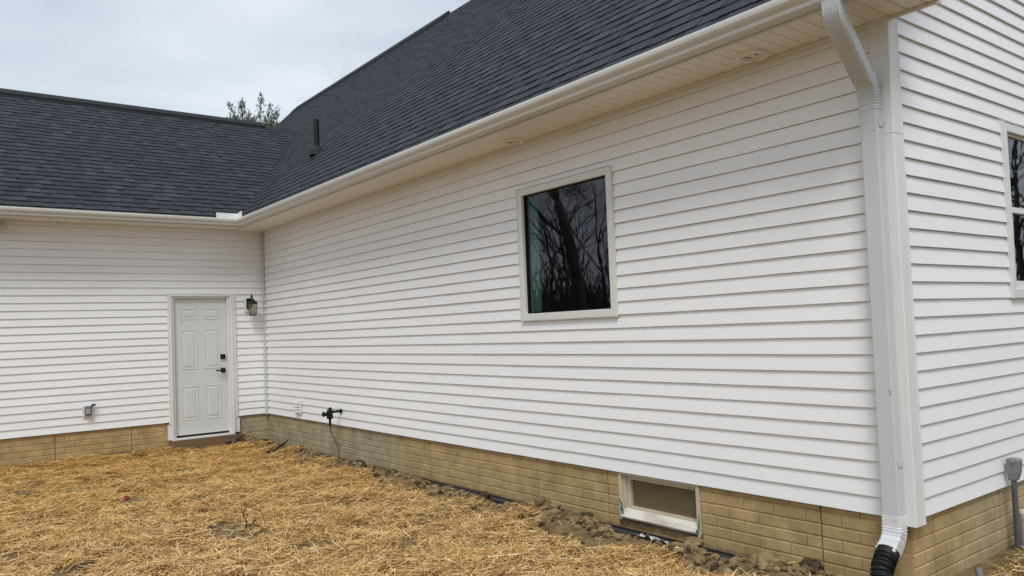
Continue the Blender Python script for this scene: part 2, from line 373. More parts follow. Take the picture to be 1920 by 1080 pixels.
# ================================================================= SOIL CLODS
def clod(bm, c, r, seed, sub=2, flat=.7, mi=0):
    n0 = len(bm.verts)
    res = bmesh.ops.create_icosphere(bm, subdivisions=sub, radius=1)
    for v in res['verts']:
        p = v.co.copy(); d = 1+.55*(mnoise.noise(p*1.3+Vector((seed, seed*.7, 0))))+.28*mnoise.noise(p*3.4+Vector((seed, 0, seed)))+.12*mnoise.noise(p*7+Vector((0, seed, seed)))
        q = p*d; v.co = Vector((c[0]+q.x*r*(1+.2*math.sin(seed)), c[1]+q.y*r, c[2]+q.z*r*flat))
    if mi:
        for v in res['verts']:
            for f in v.link_faces: f.material_index = mi
bm = bmesh.new()
for i in range(2400):
    yy = random.uniform(-10.2, -.1) if i % 3 else random.uniform(-9.6, -5.5); near = (yy < -6.5)
    t = abs(random.gauss(.30, .13))+.03
    if random.random() < .15: t = random.uniform(.2, .8)
    if t < .16 and min(abs(yy-c_)-w_ for c_, w_ in ((-4.15, .10), (-5.18, .20), (-6.33, .24), (-7.98, .40), (-8.66, .20))) < 0 and random.random() < .8: continue
    r = random.choice((.006, .009, .012, .017, .024, .032) if yy < -5 else (.012, .017, .024, .032))*random.uniform(.7, 1.15)
    clod(bm, (-t, yy, float(gz(-t, yy))+r*.25), r, i*1.37, 1, mi=1 if random.random() < (.45 if yy > -4.5 else .18) else 0)
for i in range(260):
    xx = random.uniform(.1, 3); yy = -LEN-.1-random.random()*.8; r = random.uniform(.006, .022)
    clod(bm, (xx, yy, float(gz(xx, yy))+r*.2), r, i*2.37, 1)
for i in range(90):
    xx = random.uniform(-4.5, -1.4); yy = -.06-random.random()*.12; r = random.uniform(.008, .025)
    clod(bm, (xx, yy, float(gz(xx, yy))+r*.2), r, i*2.77, 1, mi=random.random() < .4)
tag(obj('soil_crumbs', bm, [M['clod'], M['clod_dark']], smooth=False), 'crumbled brown soil strewn along the foot of the walls', 'soil', kind='stuff')

BIG = [  # x, y, r, dark, label
 (-.30,-9.05,.075,0,'broad flat tan clod near the downspout, largest in the dirt bank'),
 (-.20,-9.28,.055,1,'dark damp clod lying against the foundation left of the downspout'),
 (-.42,-8.62,.050,0,'pale rounded clod in the dirt bank below the basement window corner'),
 (-.52,-8.35,.042,0,'small grey clod at the straw edge below the basement window'),
 (-.22,-8.42,.060,0,'wide tan clod resting on the black pipe under the basement window'),
 (-.20,-7.35,.050,1,'dark clod just left of the basement window foot'),
 (-.30,-6.95,.055,0,'light brown lumpy clod left of the basement window'),
 (-.16,-5.95,.055,1,'dark upright clod leaning on the foundation mid wall'),
 (-.20,-5.15,.060,1,'dark clod beside the short stretch of bare black pipe'),
 (-.22,-3.55,.050,1,'dark crumbly clod on the bank near the brown cable'),
 (-.24,-2.85,.048,1,'dark lump of soil at the foot of the brown cable'),
 (-.22,-.45,.050,1,'dark clod near the inner corner of the walls'),
 (-.32,-.80,.045,1,'blackish clod in front of the inner corner foundation'),
 (-2.91,-1.62,.040,1,'dark clod alone in the straw in front of the grey outlet'),
 (-3.39,-5.70,.050,1,'dark clod standing in for a dark hole in the straw at the bottom edge'),  # dark-coloured lump added in place of a dark hole in the straw
 (-2.13,-3.95,.035,1,'dark brown clod lying in straw near the middle of the yard'),
]
for i, (cx, cy, r, dk, lb) in enumerate(BIG):
    bm = bmesh.new(); clod(bm, (cx, cy, float(gz(cx, cy))+r*.35), r, 11.3*i+2, 4, .72)
    tag(obj('soil_clod', bm, M['clod_dark'] if dk else M['clod'], smooth=True), lb, 'clod', 'large clods of soil around the house')

# ================================================================= HOUSE
house = thing('white_house', 'white vinyl sided house with charcoal shingle roof and tan brick pattern foundation', 'house')

class Frame:
    """u along the wall, d out of the wall (metres towards the yard), z up"""
    def __init__(s, f): s.f = f
    def __call__(s, u, d, z): return s.f(u, d, z)
FL = Frame(lambda u, d, z: (-d, -u, z))             # long wall: u = -y
FW = Frame(lambda u, d, z: (-u, -d, z))             # wing wall: u = -x
FG = Frame(lambda u, d, z: (u, -LEN-d, z))          # gable wall: u = x

def siding(name, fr, u0, u1, zb, zt, openings, m, seams, flip=False, limit=None):
    bm = bmesh.new(); k = 0
    rnd = random.Random(name)
    while zb+k*E < zt-1e-4:
        za = zb+k*E; zc = min(za+E, zt); row = k//2
        ua, ub = u0, u1
        if limit:
            ua, ub = limit(za+E*.5)
            ua = max(ua, u0); ub = min(ub, u1)
            if ub-ua < .05: k += 1; continue
        cuts = sorted({za, zc} | {z for o in openings for z in o[2:4] if za+.001 < z < zc-.001})
        # panel joints of this row
        js = [ua-1]+[s for s in seams(row)]+[ub+1]
        wob = {}
        def W(u):
            q = round(u/.35)
            if (row, q) not in wob: wob[(row, q)] = (rnd.uniform(-.0009, .0009), rnd.uniform(-.0009, .0009))
            return wob[(row, q)]
        for z1, z2 in zip(cuts[:-1], cuts[1:]):
            iv = [(ua, ub)]
            for o in openings:
                if o[2] < (z1+z2)/2 < o[3]:
                    nv = []
                    for a, b in iv:
                        if o[1] <= a or o[0] >= b: nv.append((a, b)); continue
                        if a < o[0]: nv.append((a, o[0]))
                        if b > o[1]: nv.append((o[1], b))
                    iv = nv
            for a, b in iv:
                for pi in range(len(js)-1):
                    s = max(a, js[pi]); t = min(b, js[pi+1])
                    if t-s < .004: continue
                    off = .0016*(pi % 2)
                    us = [s]+[x_ for x_ in np.arange(math.ceil(s/.35)*.35, t, .35) if s+.02 < x_ < t-.02]+[t]
                    def dep(z): return -.0148*(z-za)/E+off
                    rows = []
                    for u in us:
                        wd_, wz = W(u)
                        pr = []
                        if z1 == za: pr += [(-.022, za+.0030+wz), (off-.0012+wd_, za+wz), (off+wd_, za+.0022+wz)]
                        else: pr += [(dep(z1)+wd_, z1)]
                        pr += [(dep(z2)+wd_*.3-.0004, z2)]
                        rows.append([bm.verts.new(fr(u, d, z)) for d, z in pr])
                    for r1, r2 in zip(rows[:-1], rows[1:]):
                        for q in range(len(r1)-1):
                            f = (r1[q], r2[q], r2[q+1], r1[q+1])
                            bm.faces.new(f if not flip else f[::-1])
                    for rr, fl in ((rows[0], 1), (rows[-1], 0)):      # edge of the overlapping panel
                        if off:
                            u = us[0] if fl else us[-1]
                            v = [rr[-1], rr[-2]] + [bm.verts.new(fr(u, -.004-.0148*(z1-za)/E, z1)), bm.verts.new(fr(u, dep(z2)-.004, z2))]
                            bm.faces.new(v)
        k += 1
    bmesh.ops.recalc_face_normals(bm, faces=bm.faces[:])
    return obj(name, bm, m, house)
WIN = (6.418, 7.605, 1.210, 2.385)       # long-wall window, outer trim, u and z
GWIN = (1.520, 2.640, 1.220, 2.415)
DOOR = (.444, 1.412, -.3, 1.832)
s_long = lambda row: [[2.93, 5.6, 8.9], [2.2, 5.35, 8.2], [2.0, 4.1, 7.6], [3.1, 6.2, 9.0]][row % 4] if row != 0 else [2.4, 4.75, 7.47]
siding('siding_wall', FL, .02, LEN-.09, 0, H, [WIN], M['vinyl_long'], s_long)
siding('siding_wall', FW, .02, -WEND, 0, H+.02, [(DOOR[0], DOOR[1], -1, DOOR[3])], M['vinyl_gable'], lambda r: [[1.9, 4.6], [3.3], [2.5, 4.9], [1.6, 3.9]][r % 4] if r > 9 else [[3.0], [2.35, 4.4], [3.7], [2.0, 4.9]][r % 4])
gl = lambda z: (max(0, z-(Z0-.20)-.0)-.43 if z > H else 0, 2*RX-(max(0, z-(Z0-.20))-.43 if z > H else 0))
siding('siding_wall', FG, .09, 2*RX-.09, 0, RZ-.3, [GWIN], M['vinyl_gable'], lambda r: [[.62, 4.3], [.47, 3.6], [2.9, 5.2], [3.3, 6.0]][r % 4] if r not in (9, 10, 11, 12) else [[.50+.1*(r % 2), 4.2], [.55, 4.0]][r % 2], limit=gl)

# inner corner post (J-channel pair) and outer corner post
bm = bmesh.new(); box(bm, -.030, -.020, -.030, -.016, -.012, H); box(bm, -.026, .0, -.016, .0, -.012, H); box(bm, -.016, -.002, -.052, -.030, -.012, H)
obj('inside_corner_trim', bm, M['trim'], house, bevel=.002)
def corner_post(z0, z1, g, nm='corner_post'):
    bm = bmesh.new(); y1 = -LEN-.022-g; x0 = -.022-g; w_ = .112
    prof = [(x0+.0, y1+w_), (x0, y1+.006), (x0+.006, y1), (x0+w_, y1), (x0+w_, y1+.05), (x0+.05, y1+w_)]
    prof = [(x0, y1+w_), (x0-.003, y1+w_-.012), (x0, y1+w_-.02), (x0, y1+.006), (x0+.002, y1+.002), (x0+.006, y1), (x0+w_-.02, y1), (x0+w_-.012, y1-.003), (x0+w_, y1), (x0+w_, y1+.05), (x0+.05, y1+w_)]
    ring_sweep(bm, [[(a, b, z) for a, b in prof] for z in (z0, z1)])
    return bm
bm = corner_post(-.028, 2.16, 0); bm2 = corner_post(2.15, H+.15, .0018)
me_ = bpy.data.meshes.new('tmp'); bm2.to_mesh(me_); bm.from_mesh(me_); bm2.free(); bpy.data.meshes.remove(me_)
obj('corner_post', bm, M['trim'], house)

# structural core behind the siding, with openings, plus rooms
def panel_with_holes(bm, fr, u0, u1, z0, z1, d0, d1, holes):
    us = sorted({u0, u1} | {h for o in holes for h in o[:2]}); zs = sorted({z0, z1} | {h for o in holes for h in o[2:4]})
    for a, b in zip(us[:-1], us[1:]):
        for c, d in zip(zs[:-1], zs[1:]):
            if any(o[0] < (a+b)/2 < o[1] and o[2] < (c+d)/2 < o[3] for o in holes): continue
            p = [fr(a, d0, c), fr(b, d1, d)]
            x0, x1 = sorted((p[0][0], p[1][0])); y0, y1 = sorted((p[0][1], p[1][1]))
            box(bm, x0, x1, y0, y1, c, d)
bm = bmesh.new()
hl = (WIN[0]+.06, WIN[1]-.06, WIN[2]+.06, WIN[3]-.06); hg = (GWIN[0]+.05, GWIN[1]-.05, GWIN[2]+.05, GWIN[3]-.05)
panel_with_holes(bm, FL, -.14, LEN-.03, -.01, H+.1, -.03, -.14, [hl])
panel_with_holes(bm, FG, .14, 2*RX-.03, .0, H+.1, -.031, -.14, [hg])
panel_with_holes(bm, FW, .0, -WEND, -.01, H+.1, -.03, -.14, [(.50, 1.36, -.01, 1.79)])
obj('wall_core', bm, M['room'], house)
bm = bmesh.new()
box(bm, .14, 2*RX-.05, -LEN+.14, 7.3, -.05, -.012); box(bm, .14, 2*RX-.05, -LEN+.14, 7.3, H+.10, H+.14)
box(bm, 2*RX-.05, 2*RX, -LEN, 7.3, -.6, H+.1); box(bm, .0, 2*RX, 7.3, 7.4, -.6, H+.1); box(bm, -.0, .1, 6.25, 7.3, -.6, H+.1)
box(bm, WEND, -.0, 6.2, 6.3, -.6, H+.1); box(bm, WEND, WEND+.08, .14, 6.2, -.6, H+.1)
obj('back_wall', bm, M['trim'], house)

# wing end gable
bm = bmesh.new(); ring_sweep(bm, [[(xx, -.0, H), (xx, RY, RLZ-.25), (xx, 2*RY, H)] for xx in (WEND, WEND+.08)])
obj('end_gable', bm, M['trim'], house)

# --- window on the long wall
def window(fr, o, name, picture=True, label=None):
    u0, u1, z0, z1 = o; T = .060
    def fbox(bm, a, b, c, d, d0, d1, mi=0):
        p, q = fr(a, d0, c), fr(b, d1, d)
        x0, x1 = sorted((p[0], q[0])); y0, y1 = sorted((p[1], q[1])); box(bm, x0, x1, y0, y1, c, d, mi)
    bm = bmesh.new()
    fbox(bm, u0, u0+T, z0, z1, -.03, .016); fbox(bm, u1-T, u1, z0, z1, -.03, .016)
    fbox(bm, u0+T, u1-T, z0, z0+T, -.03, .016); fbox(bm, u0+T, u1-T, z1-T, z1, -.03, .016)
    root = obj(name, bm, M['winframe'], house, bevel=.004)
    if label: root['label'] = label
    bm = bmesh.new(); r = .005                     # J-channel lip around
    fbox(bm, u0-r, u0-.001, z0-r, z1+r, -.01, .020); fbox(bm, u1+.001, u1+r, z0-r, z1+r, -.01, .020)
    fbox(bm, u0-.001, u1+.001, z0-r, z0-.001, -.01, .020); fbox(bm, u0-.001, u1+.001, z1+.001, z1+r, -.01, .020)
    obj('window_trim', bm, M['winframe'], root, bevel=.002)
    bm = bmesh.new(); a, b, c, d = u0+T+.001, u1-T-.001, z0+T+.001, z1-T-.001; s = .006 if picture else .014
    fbox(bm, a, a+s, c, d, -.05, -.012); fbox(bm, b-s, b, c, d, -.05, -.012); fbox(bm, a+s, b-s, c, c+s, -.05, -.012); fbox(bm, a+s, b-s, d-s, d, -.05, -.012)
    obj('sash', bm, M['black'] if picture else M['winframe'], root)
    if picture:
        bm = bmesh.new(); fbox(bm, a+s, b-s, c+s, d-s, -.034, -.030); obj('pane', bm, M['glass'], root)
        bm = bmesh.new(); fbox(bm, a+.016, a+.125, c+.016, d-.016, -.075, -.060)
        obj('inner_jamb', bm, M['green_jamb'], root)
    else:
        zm = z0+.602
        bm = bmesh.new(); fbox(bm, a+s, b-s, zm-.02, zm+.02, -.045, -.004); obj('meeting_rail', bm, M['winframe'], root, bevel=.003)
        bm = bmesh.new(); fbox(bm, a+s, a+s+.03, c+s, zm-.021, -.045, -.014); fbox(bm, b-s-.03, b-s, c+s, zm-.021, -.045, -.014); fbox(bm, a+s+.03, b-s-.03, c+s, c+s+.04, -.045, -.014)
        obj('lower_sash', bm, M['winframe'], root)
        for (e, f) in ((c+s+.04, zm-.021), (zm+.021, d-s)):
            aa, bb = (a+s+.03, b-s-.03) if e < zm else (a+s, b-s)
            bm = bmesh.new(); fbox(bm, aa, bb, e, f, -.034, -.030); obj('pane', bm, M['glass'], root)
            if e > zm or True:
                bm = bmesh.new()
                for q in range(1, 3):
                    uu = aa+(bb-aa)*q/3; fbox(bm, uu-.007, uu+.007, e, f, -.046, -.040)
                zz = (e+f)/2+.02; fbox(bm, aa, bb, zz-.007, zz+.007, -.0475, -.0385)
                if e > zm: obj('muntin_grid', bm, M['green_jamb'], root)
                else: bm.free()
    return root
window(FL, WIN, 'window', True, 'square fixed window in the long wall reflecting bare trees')
window(FG, GWIN, 'window', False, 'double hung window with grid in the gable wall, cut off by the right edge')

# --- door in the wing wall
def fw_box(bm, u0, u1, z0, z1, d0, d1, mi=0):
    box(bm, -u1, -u0, -d1, -d0, z0, z1, mi)
dr = obj('door', B(-1.322, -.568, .045, .085, -.205, 1.772), M['door'], house)
# raised panels on the slab
def raised(bm, u0, u1, z0, z1):
    def rect(i, d): return [(-(u0+i), .045-d, z0+i), (-(u1-i), .045-d, z0+i), (-(u1-i), .045-d, z1-i), (-(u0+i), .045-d, z1-i)]
    rings = [rect(0, .0005), rect(.010, .007), rect(.020, -.004), rect(.034, -.004), rect(.052, .006)]
    ring_sweep(bm, rings, False); poly(bm, rect(.052, .006))
bm = bmesh.new()
W0, W1 = .568, 1.322; c0 = .095; mid = .095; pw = (W1-W0-2*c0-mid)/2
cols = [(W0+c0, W0+c0+pw), (W1-c0-pw, W1-c0)]
for (a, b) in cols:
    for (z0, z1) in ((.0, .50), (.735, 1.32), (1.46, 1.63)): raised(bm, a, b, z0, z1)
bmesh.ops.recalc_face_normals(bm, faces=bm.faces[:])
obj('door_panels', bm, M['door'], dr)
bm = bmesh.new(); box(bm, -.664, -.598, .020, .045, .868, .938); lathe(bm, [(.018, 0), (.018, -.012), (.012, -.016)], (-.631, .020, .903), 16, 'y')
obj('deadbolt', bm, M['black'], dr, bevel=.003)
bm = bmesh.new(); box(bm, -.664, -.598, .028, .045, .665, .735); lathe(bm, [(.011, 0), (.011, -.045)], (-.631, .028, .70), 12, 'y'); box(bm, -.755, -.620, -.028, -.012, .690, .710)
obj('door_handle', bm, M['black'], dr, bevel=.003)
bm = bmesh.new()          # frame: jambs, head, brickmould
for (a, b) in ((.536, .566), (1.324, 1.354)): fw_box(bm, a, b, -.235, 1.776, -.09, .004)
fw_box(bm, .536, 1.354, 1.7765, 1.805, -.09, .004)
obj('door_frame', bm, M['trim'], dr, bevel=.003)
bm = bmesh.new()
fw_box(bm, .480, .535, -.235, 1.806, -.03, .026); fw_box(bm, 1.355, 1.410-.02, -.235, 1.806, -.03, .026); fw_box(bm, .480, 1.390, 1.8065, 1.834-.002, -.03, .026)
fw_box(bm, .495, .528, -.2349, 1.8, .027, .033); fw_box(bm, 1.362, 1.384, -.2349, 1.8, .027, .033)
obj('brickmould', bm, M['trim'], dr, bevel=.004)
bm = bmesh.new()
fw_box(bm, .446, .479, -.02, 1.85, -.02, .018); fw_box(bm, 1.391, 1.416, -.03, 1.85, -.02, .018); fw_box(bm, .446, 1.416, 1.8345, 1.852, -.02, .0185)
obj('door_channel', bm, M['trim'], dr, bevel=.002)
bm = bmesh.new(); fw_box(bm, .420, .479, -.235, -.021, -.02, .006); fw_box(bm, 1.391, 1.440, -.25, -.031, -.02, .006)
obj_split('housewrap_strip', bm, M['trim'], dr)
obj('door_sweep', B(-1.322, -.568, .042, .08, -.222, -.2052), M['black'], dr)
bm = bmesh.new(); fw_box(bm, .50, 1.39, -.262, -.236, -.09, .036); obj('threshold', bm, M['trim'], dr, bevel=.003)
obj('stoop_board', B(-1.425, -.385, -.050, -.012, -.44, -.263), M['wood'], house, bevel=.004)

# --- foundation with cast brick pattern
def foundation(name, fr, u0, u1, z0, z1, holes, seams):
    bm = bmesh.new(); rnd = random.Random(name+str(u0)+str(u1)); d0 = -.036; G = .006
    def fb(a, b, c, d, dd0, dd1, mi=0):
        p, q = fr(a, dd0, c), fr(b, dd1, d); x0, x1 = sorted((p[0], q[0])); y0, y1 = sorted((p[1], q[1])); box(bm, x0, x1, y0, y1, c, d, mi)
    # backing, in pieces round the holes
    us = sorted({u0, u1} | {h for o in holes for h in o[:2]})
    for a, b in zip(us[:-1], us[1:]):
        hh = [o for o in holes if o[0] < (a+b)/2 < o[1]]
        if hh:
            if hh[0][2] > z0: fb(a, b, z0, hh[0][2], -.25, d0)
            if hh[0][3] < z1: fb(a, b, hh[0][3], z1, -.25, d0)
        else: fb(a, b, z0, z1, -.25, d0)
    h = .0755; k = 0; zt = z1-.045
    rowsz = [(z1-.039, z1)]
    while zt > z0:
        rowsz.append((zt-h+.006, zt-.0)); zt -= h
    for ri, (c, d) in enumerate(rowsz):
        c = max(c, z0)
        if d-c < .01: continue
        for sa, sb in zip(seams[:-1], seams[1:]):
            sa_, sb_ = sa+.003, sb-.003
            L_ = .228; o = (.114 if ri % 2 else 0)
            br = [sa_]+[q for q in np.arange(sa+o+.02, sb_, L_) if q > sa_+.04 and q < sb_-.04]+[sb_]
            for a, b in zip(br[:-1], br[1:]):
                a_, b_ = a+.0012, b-.0012
                if any(ho[0]-.001 < (a_+b_)/2 < ho[1]+.001 and ho[2] < (c+d)/2 for ho in holes):
                    continue
                for ho in holes:
                    if a_ < ho[0] < b_: b_ = ho[0]
                    if a_ < ho[1] < b_: a_ = ho[1]
                if b_-a_ < .015: continue
                q = rnd.uniform(.0060, .0085); s = .0015
                r1 = [(a_, c), (b_, c), (b_, d), (a_, d)]; r2 = [(a_+s, c+.003), (b_-s, c+.003), (b_-s, d-.0085), (a_+s, d-.0085)]
                R1 = [fr(u, d0-.001, z) for u, z in r1]; R2 = [fr(u, d0+q, z) for u, z in r2]
                ring_sweep(bm, [R1, R2], False); poly(bm, R2)
    for s in seams[1:-1]:
        if any(o[0]-.02 < s < o[1]+.02 for o in holes): continue
        fb(s-.0032, s+.0032, z0, z1-.002, d0-.001, d0+.0022, 1)
    bmesh.ops.recalc_face_normals(bm, faces=bm.faces[:])
    return obj(name, bm, [M['found'], M['found_seam']], house)
BW = (7.510, 8.300, -.37, -.004)
foundation('foundation_wall', FL, -.036, LEN-.05, -.75, -.001, [BW], [0, 1.07, 1.969, 2.894, 3.786, 4.688, 5.592, 6.50, 7.38, 7.51, 8.30, 9.22, LEN-.05])
foundation('foundation_wall', FW, -.036, -WEND, -.75, -.001, [(.42, 1.44, -.26, 0)], [-.036, 1.0, 1.907, 2.836, 3.75, 4.66, -WEND])
foundation('foundation_wall', FG, .03, 2*RX, -.75, -.001, [], [.03, .285, 1.20, 1.27, 2.18, 3.1, 4.0, 4.9, 5.8, 6.7, 2*RX])
# rounded outside corner of the foundation
bm = bmesh.new(); zz = 0-.001; rows = [(-.040, -.001)]; zt = -.045
while zt > -.75: rows.append((zt-.0695, zt)); zt -= .0755
for c, d in rows:
    for s_, (zc, zd) in enumerate([(c, d)]):
        rings = []
        for z, e_ in ((zc, .004), (zc+.004, 0), (zd-.004, 0), (zd, .004)):
            ring = []
            cx, cy, rr = .036+.028, -LEN+.036+.028, .036-e_
            ring.append((.031+e_, -LEN+.10, z)); ring.append((.031+e_, cy, z))
            for q in range(1, 6):
                a = math.pi+q*math.pi/12; ring.append((cx+(rr-.003)*math.cos(a), cy+(rr-.003)*math.sin(a), z))
            ring.append((cx, -LEN+.031+e_, z)); ring.append((.10, -LEN+.031+e_, z)); ring.append((.10, -LEN+.10, z)); rings.append(ring)
        ring_sweep(bm, rings)
bmesh.ops.recalc_face_normals(bm, faces=bm.faces[:])
obj('foundation_corner', bm, M['found'], house)

# --- basement window
u0, u1, z0, z1 = BW
bm = bmesh.new()
def lb(bm, a, b, c, d, d0, d1, mi=0): box(bm, -d1, -d0, -b, -a, c, d, mi)
lb(bm, u0, u0+.030, z0, z1, -.2, -.014); lb(bm, u1-.030, u1, z0, z1, -.2, -.014); lb(bm, u0+.03, u1-.03, z1-.020, z1-.0005, -.2, -.016)
bwr = obj('basement_window', bm, M['cream'], house, bevel=.004); bwr['label'] = 'small dusty basement window with cream frame low in the foundation'
bm = bmesh.new(); a, b = u0+.03, u1-.03
lb(bm, a, a+.022, z0+.085, z1-.021, -.12, -.040); lb(bm, a+.0225, a+.055, z0+.085, z1-.021, -.12, -.058); lb(bm, b-.024, b, z0+.085, z1-.021, -.12, -.046); lb(bm, a+.055, b-.024, z1-.052, z1-.021, -.12, -.052); lb(bm, a+.055, b-.024, z0+.085, z0+.105, -.12, -.050)
obj('basement_sash', bm, M['cream'], bwr, bevel=.003)
bm = bmesh.new(); lb(bm, a+.055, b-.024, z0+.105, z1-.052, -.092, -.086); obj('pane', bm, M['glass_dusty'], bwr)
bm = bmesh.new(); poly(bm, [FL(a, -.045, z0+.090), FL(b, -.045, z0+.090), FL(b, .004, z0+.035), FL(a, .004, z0+.035)]); poly(bm, [FL(a, .004, z0+.035), FL(b, .004, z0+.035), FL(b, -.002, z0+.022), FL(a, -.002, z0+.022)]); 
poly(bm, [FL(a, -.002, z0+.022), FL(b, -.002, z0+.022), FL(b, -.2, z0+.022), FL(a, -.2, z0+.022)]); poly(bm, [FL(a, -.045, z0+.09), FL(b, -.045, z0+.09), FL(b, -.2, z0+.09), FL(a, -.2, z0+.09)])
obj('window_sill', bm, M['mudwhite'], bwr)
bm = bmesh.new(); lb(bm, u0-.01, u1+.01, z0-.08, z0+.021, -.2, -.024); obj('sill_ledge', bm, M['soil'], bwr)
bm = bmesh.new()
for (s, q) in ((u0+.012, 1), (u1-.004, -1)):
    pts = []
    for i in range(9):
        t = i/8; ww = .004+.030*math.sin(math.pi*t)*(1 if q > 0 else .4)
        pts.append((s+q*.02*t, -.008+.004*math.sin(i*2.1), z0+.17-.16*t, ww))
    for p, r in zip(pts[:-1], pts[1:]):
        poly(bm, [FL(p[0], p[1], p[2]), FL(p[0]+p[3], p[1]+.004, p[2]), FL(r[0]+r[3], r[1]+.004, r[2]), FL(r[0], r[1], r[2])])
obj_split('sealing_film', bm, M['teal'], bwr)
bm = bmesh.new(); box(bm, .2, 1.6, -8.9, -6.9, -.7, -.69); box(bm, 1.6, 1.62, -8.9, -6.9, -.7, 0); box(bm, .2, 1.6, -8.92, -8.9, -.7, 0); box(bm, .2, 1.6, -6.9, -6.88, -.7, 0)
obj('basement_room', bm, M['room'], house)

# --- soffits
def soffit(bm, fr, u0, u1, w, z):
    p = .1016; n_ = int((u1-u0)/p)+1; w0 = .012
    us = []
    for i in range(n_):
        a = u0+i*p
        us += [(a, z+.007), (a+.004, z+.007), (a+.010, z), (a+p*.5-.003, z), (a+p*.5, z+.0018), (a+p*.5+.003, z), (a+p-.006, z)]
    us = [q for q in us if q[0] < u1]+[(u1, z)]
    r = [(bm.verts.new(fr(u, w0*0-.02, h)), bm.verts.new(fr(u, w, h))) for u, h in us]
    for a, b in zip(r[:-1], r[1:]): bm.faces.new((a[0], a[1], b[1], b[0]))
bm = bmesh.new(); soffit(bm, FL, -.43, LEN+.30, OV, H); bmesh.ops.recalc_face_normals(bm, faces=bm.faces[:])
obj('soffit', bm, M['soffit'], house)
bm = bmesh.new(); soffit(bm, FW, OV+.002, -WEND+.2, OV, H+.0015); bmesh.ops.recalc_face_normals(bm, faces=bm.faces[:])
obj('soffit', bm, M['soffit'], house)
bm = bmesh.new(); box(bm, -.020, .012, -LEN-.30, -.03, H-.012, H-.002); box(bm, -.0205, -.018, -LEN-.30, -.03, H-.020, H-.0125)
box(bm, WEND, -.03, -.018, .012, H-.010, H-.0005)
obj('soffit_channel', bm, M['soffit'], house)
# --- fascia + gutter
bm = bmesh.new(); box(bm, -OV-.022, -OV+.002, -LEN-.32, -OV-.022, H-.008, Z0-.004); box(bm, WEND-.2, -OV-.022, -OV-.022, -OV+.002, H-.008, Z0-.004)
obj('fascia', bm, M['alum'], house)
GB = OV+.023
GP = [(GB, .095+.0), (GB, .0), (GB+.083, .0), (GB+.088, .004), (GB+.090, .012), (GB+.090, .024), (GB+.099, .033), (GB+.110, .042), (GB+.119, .056), (GB+.122, .072), (GB+.122, .086), (GB+.119, .093), (GB+.109, .0935), (GB+.109, .090), (GB+.118, .089), (GB+.1195, .082), (GB+.1195, .072), (GB+.1165, .057), (GB+.108, .044), (GB+.097, .035), (GB+.0875, .025), (GB+.0875, .013), (GB+.081, .003), (GB+.003, .003), (GB+.003, .095)]
ZG = H-.004+.006
bm = bmesh.new(); rings = []
rings.append([(-o, -LEN-.31, ZG+z) for o, z in GP]); rings.append([(-o, -o, ZG+z) for o, z in GP]); rings.append([(WEND-.2, -o, ZG+z) for o, z in GP])
ring_sweep(bm, rings); bmesh.ops.recalc_face_normals(bm, faces=bm.faces[:])
gut = obj('gutter', bm, M['alum'], house)
g1 = GB+.112; zt = ZG+.088
bm = bmesh.new(); ring_sweep(bm, [[(-.86, -g1, zt), (-g1-.0, -g1, zt), (-g1+.0, -g1-.2, zt), (-g1+.003, -g1-.2, zt), (-g1+.003, -g1+.003, zt), (-.86, -g1+.003, zt)], [(-.86, -g1, zt+.080), (-g1, -g1, zt+.080), (-g1, -g1-.2, zt+.095), (-g1+.003, -g1-.2, zt+.095), (-g1+.003, -g1+.003, zt+.080), (-.86, -g1+.003, zt+.080)]])
bmesh.ops.recalc_face_normals(bm, faces=bm.faces[:])
obj('splash_guard', bm, M['guard'], gut)
bm = bmesh.new(); box(bm, WEND-.2, -.95, -OV-.050, -OV-.024, Z0-.045, Z0-.010); obj('drip_edge', bm, M['green_tape'], house)
bm = bmesh.new(); box(bm, -OV-.050, -OV-.024, -LEN-.3, -OV-.06, Z0-.035, Z0-.012); obj('drip_edge', bm, M['trim'], house)
# gable rake boards
bm = bmesh.new()
for s in (0, 1):
    def X(x_): return x_ if not s else 2*RX-x_
    pr = [(-.45, -.17), (-.45, -.03), (RX, -.03), (RX, -.17)]
    def zr(x_, o): return Z0+PM*(x_+OV)+o
    ring_sweep(bm, [[(X(a), yy, zr(a, o)) for a, o in pr] for yy in (-LEN-.30, -LEN-.28)])
    ring_sweep(bm, [[(X(a), yy, zr(a, o)) for a, o in ((0, -.17), (0, -.155), (RX, -.155), (RX, -.17))] for yy in (-LEN-.28, -LEN+.01)])
bmesh.ops.recalc_face_normals(bm, faces=bm.faces[:])
obj('rake_board', bm, M['trim'], house)
bm = bmesh.new(); box(bm, -OV, .0, -LEN-.30, -LEN-.285, H-.004, Z0+.12); obj('eave_return', bm, M['trim'], house)

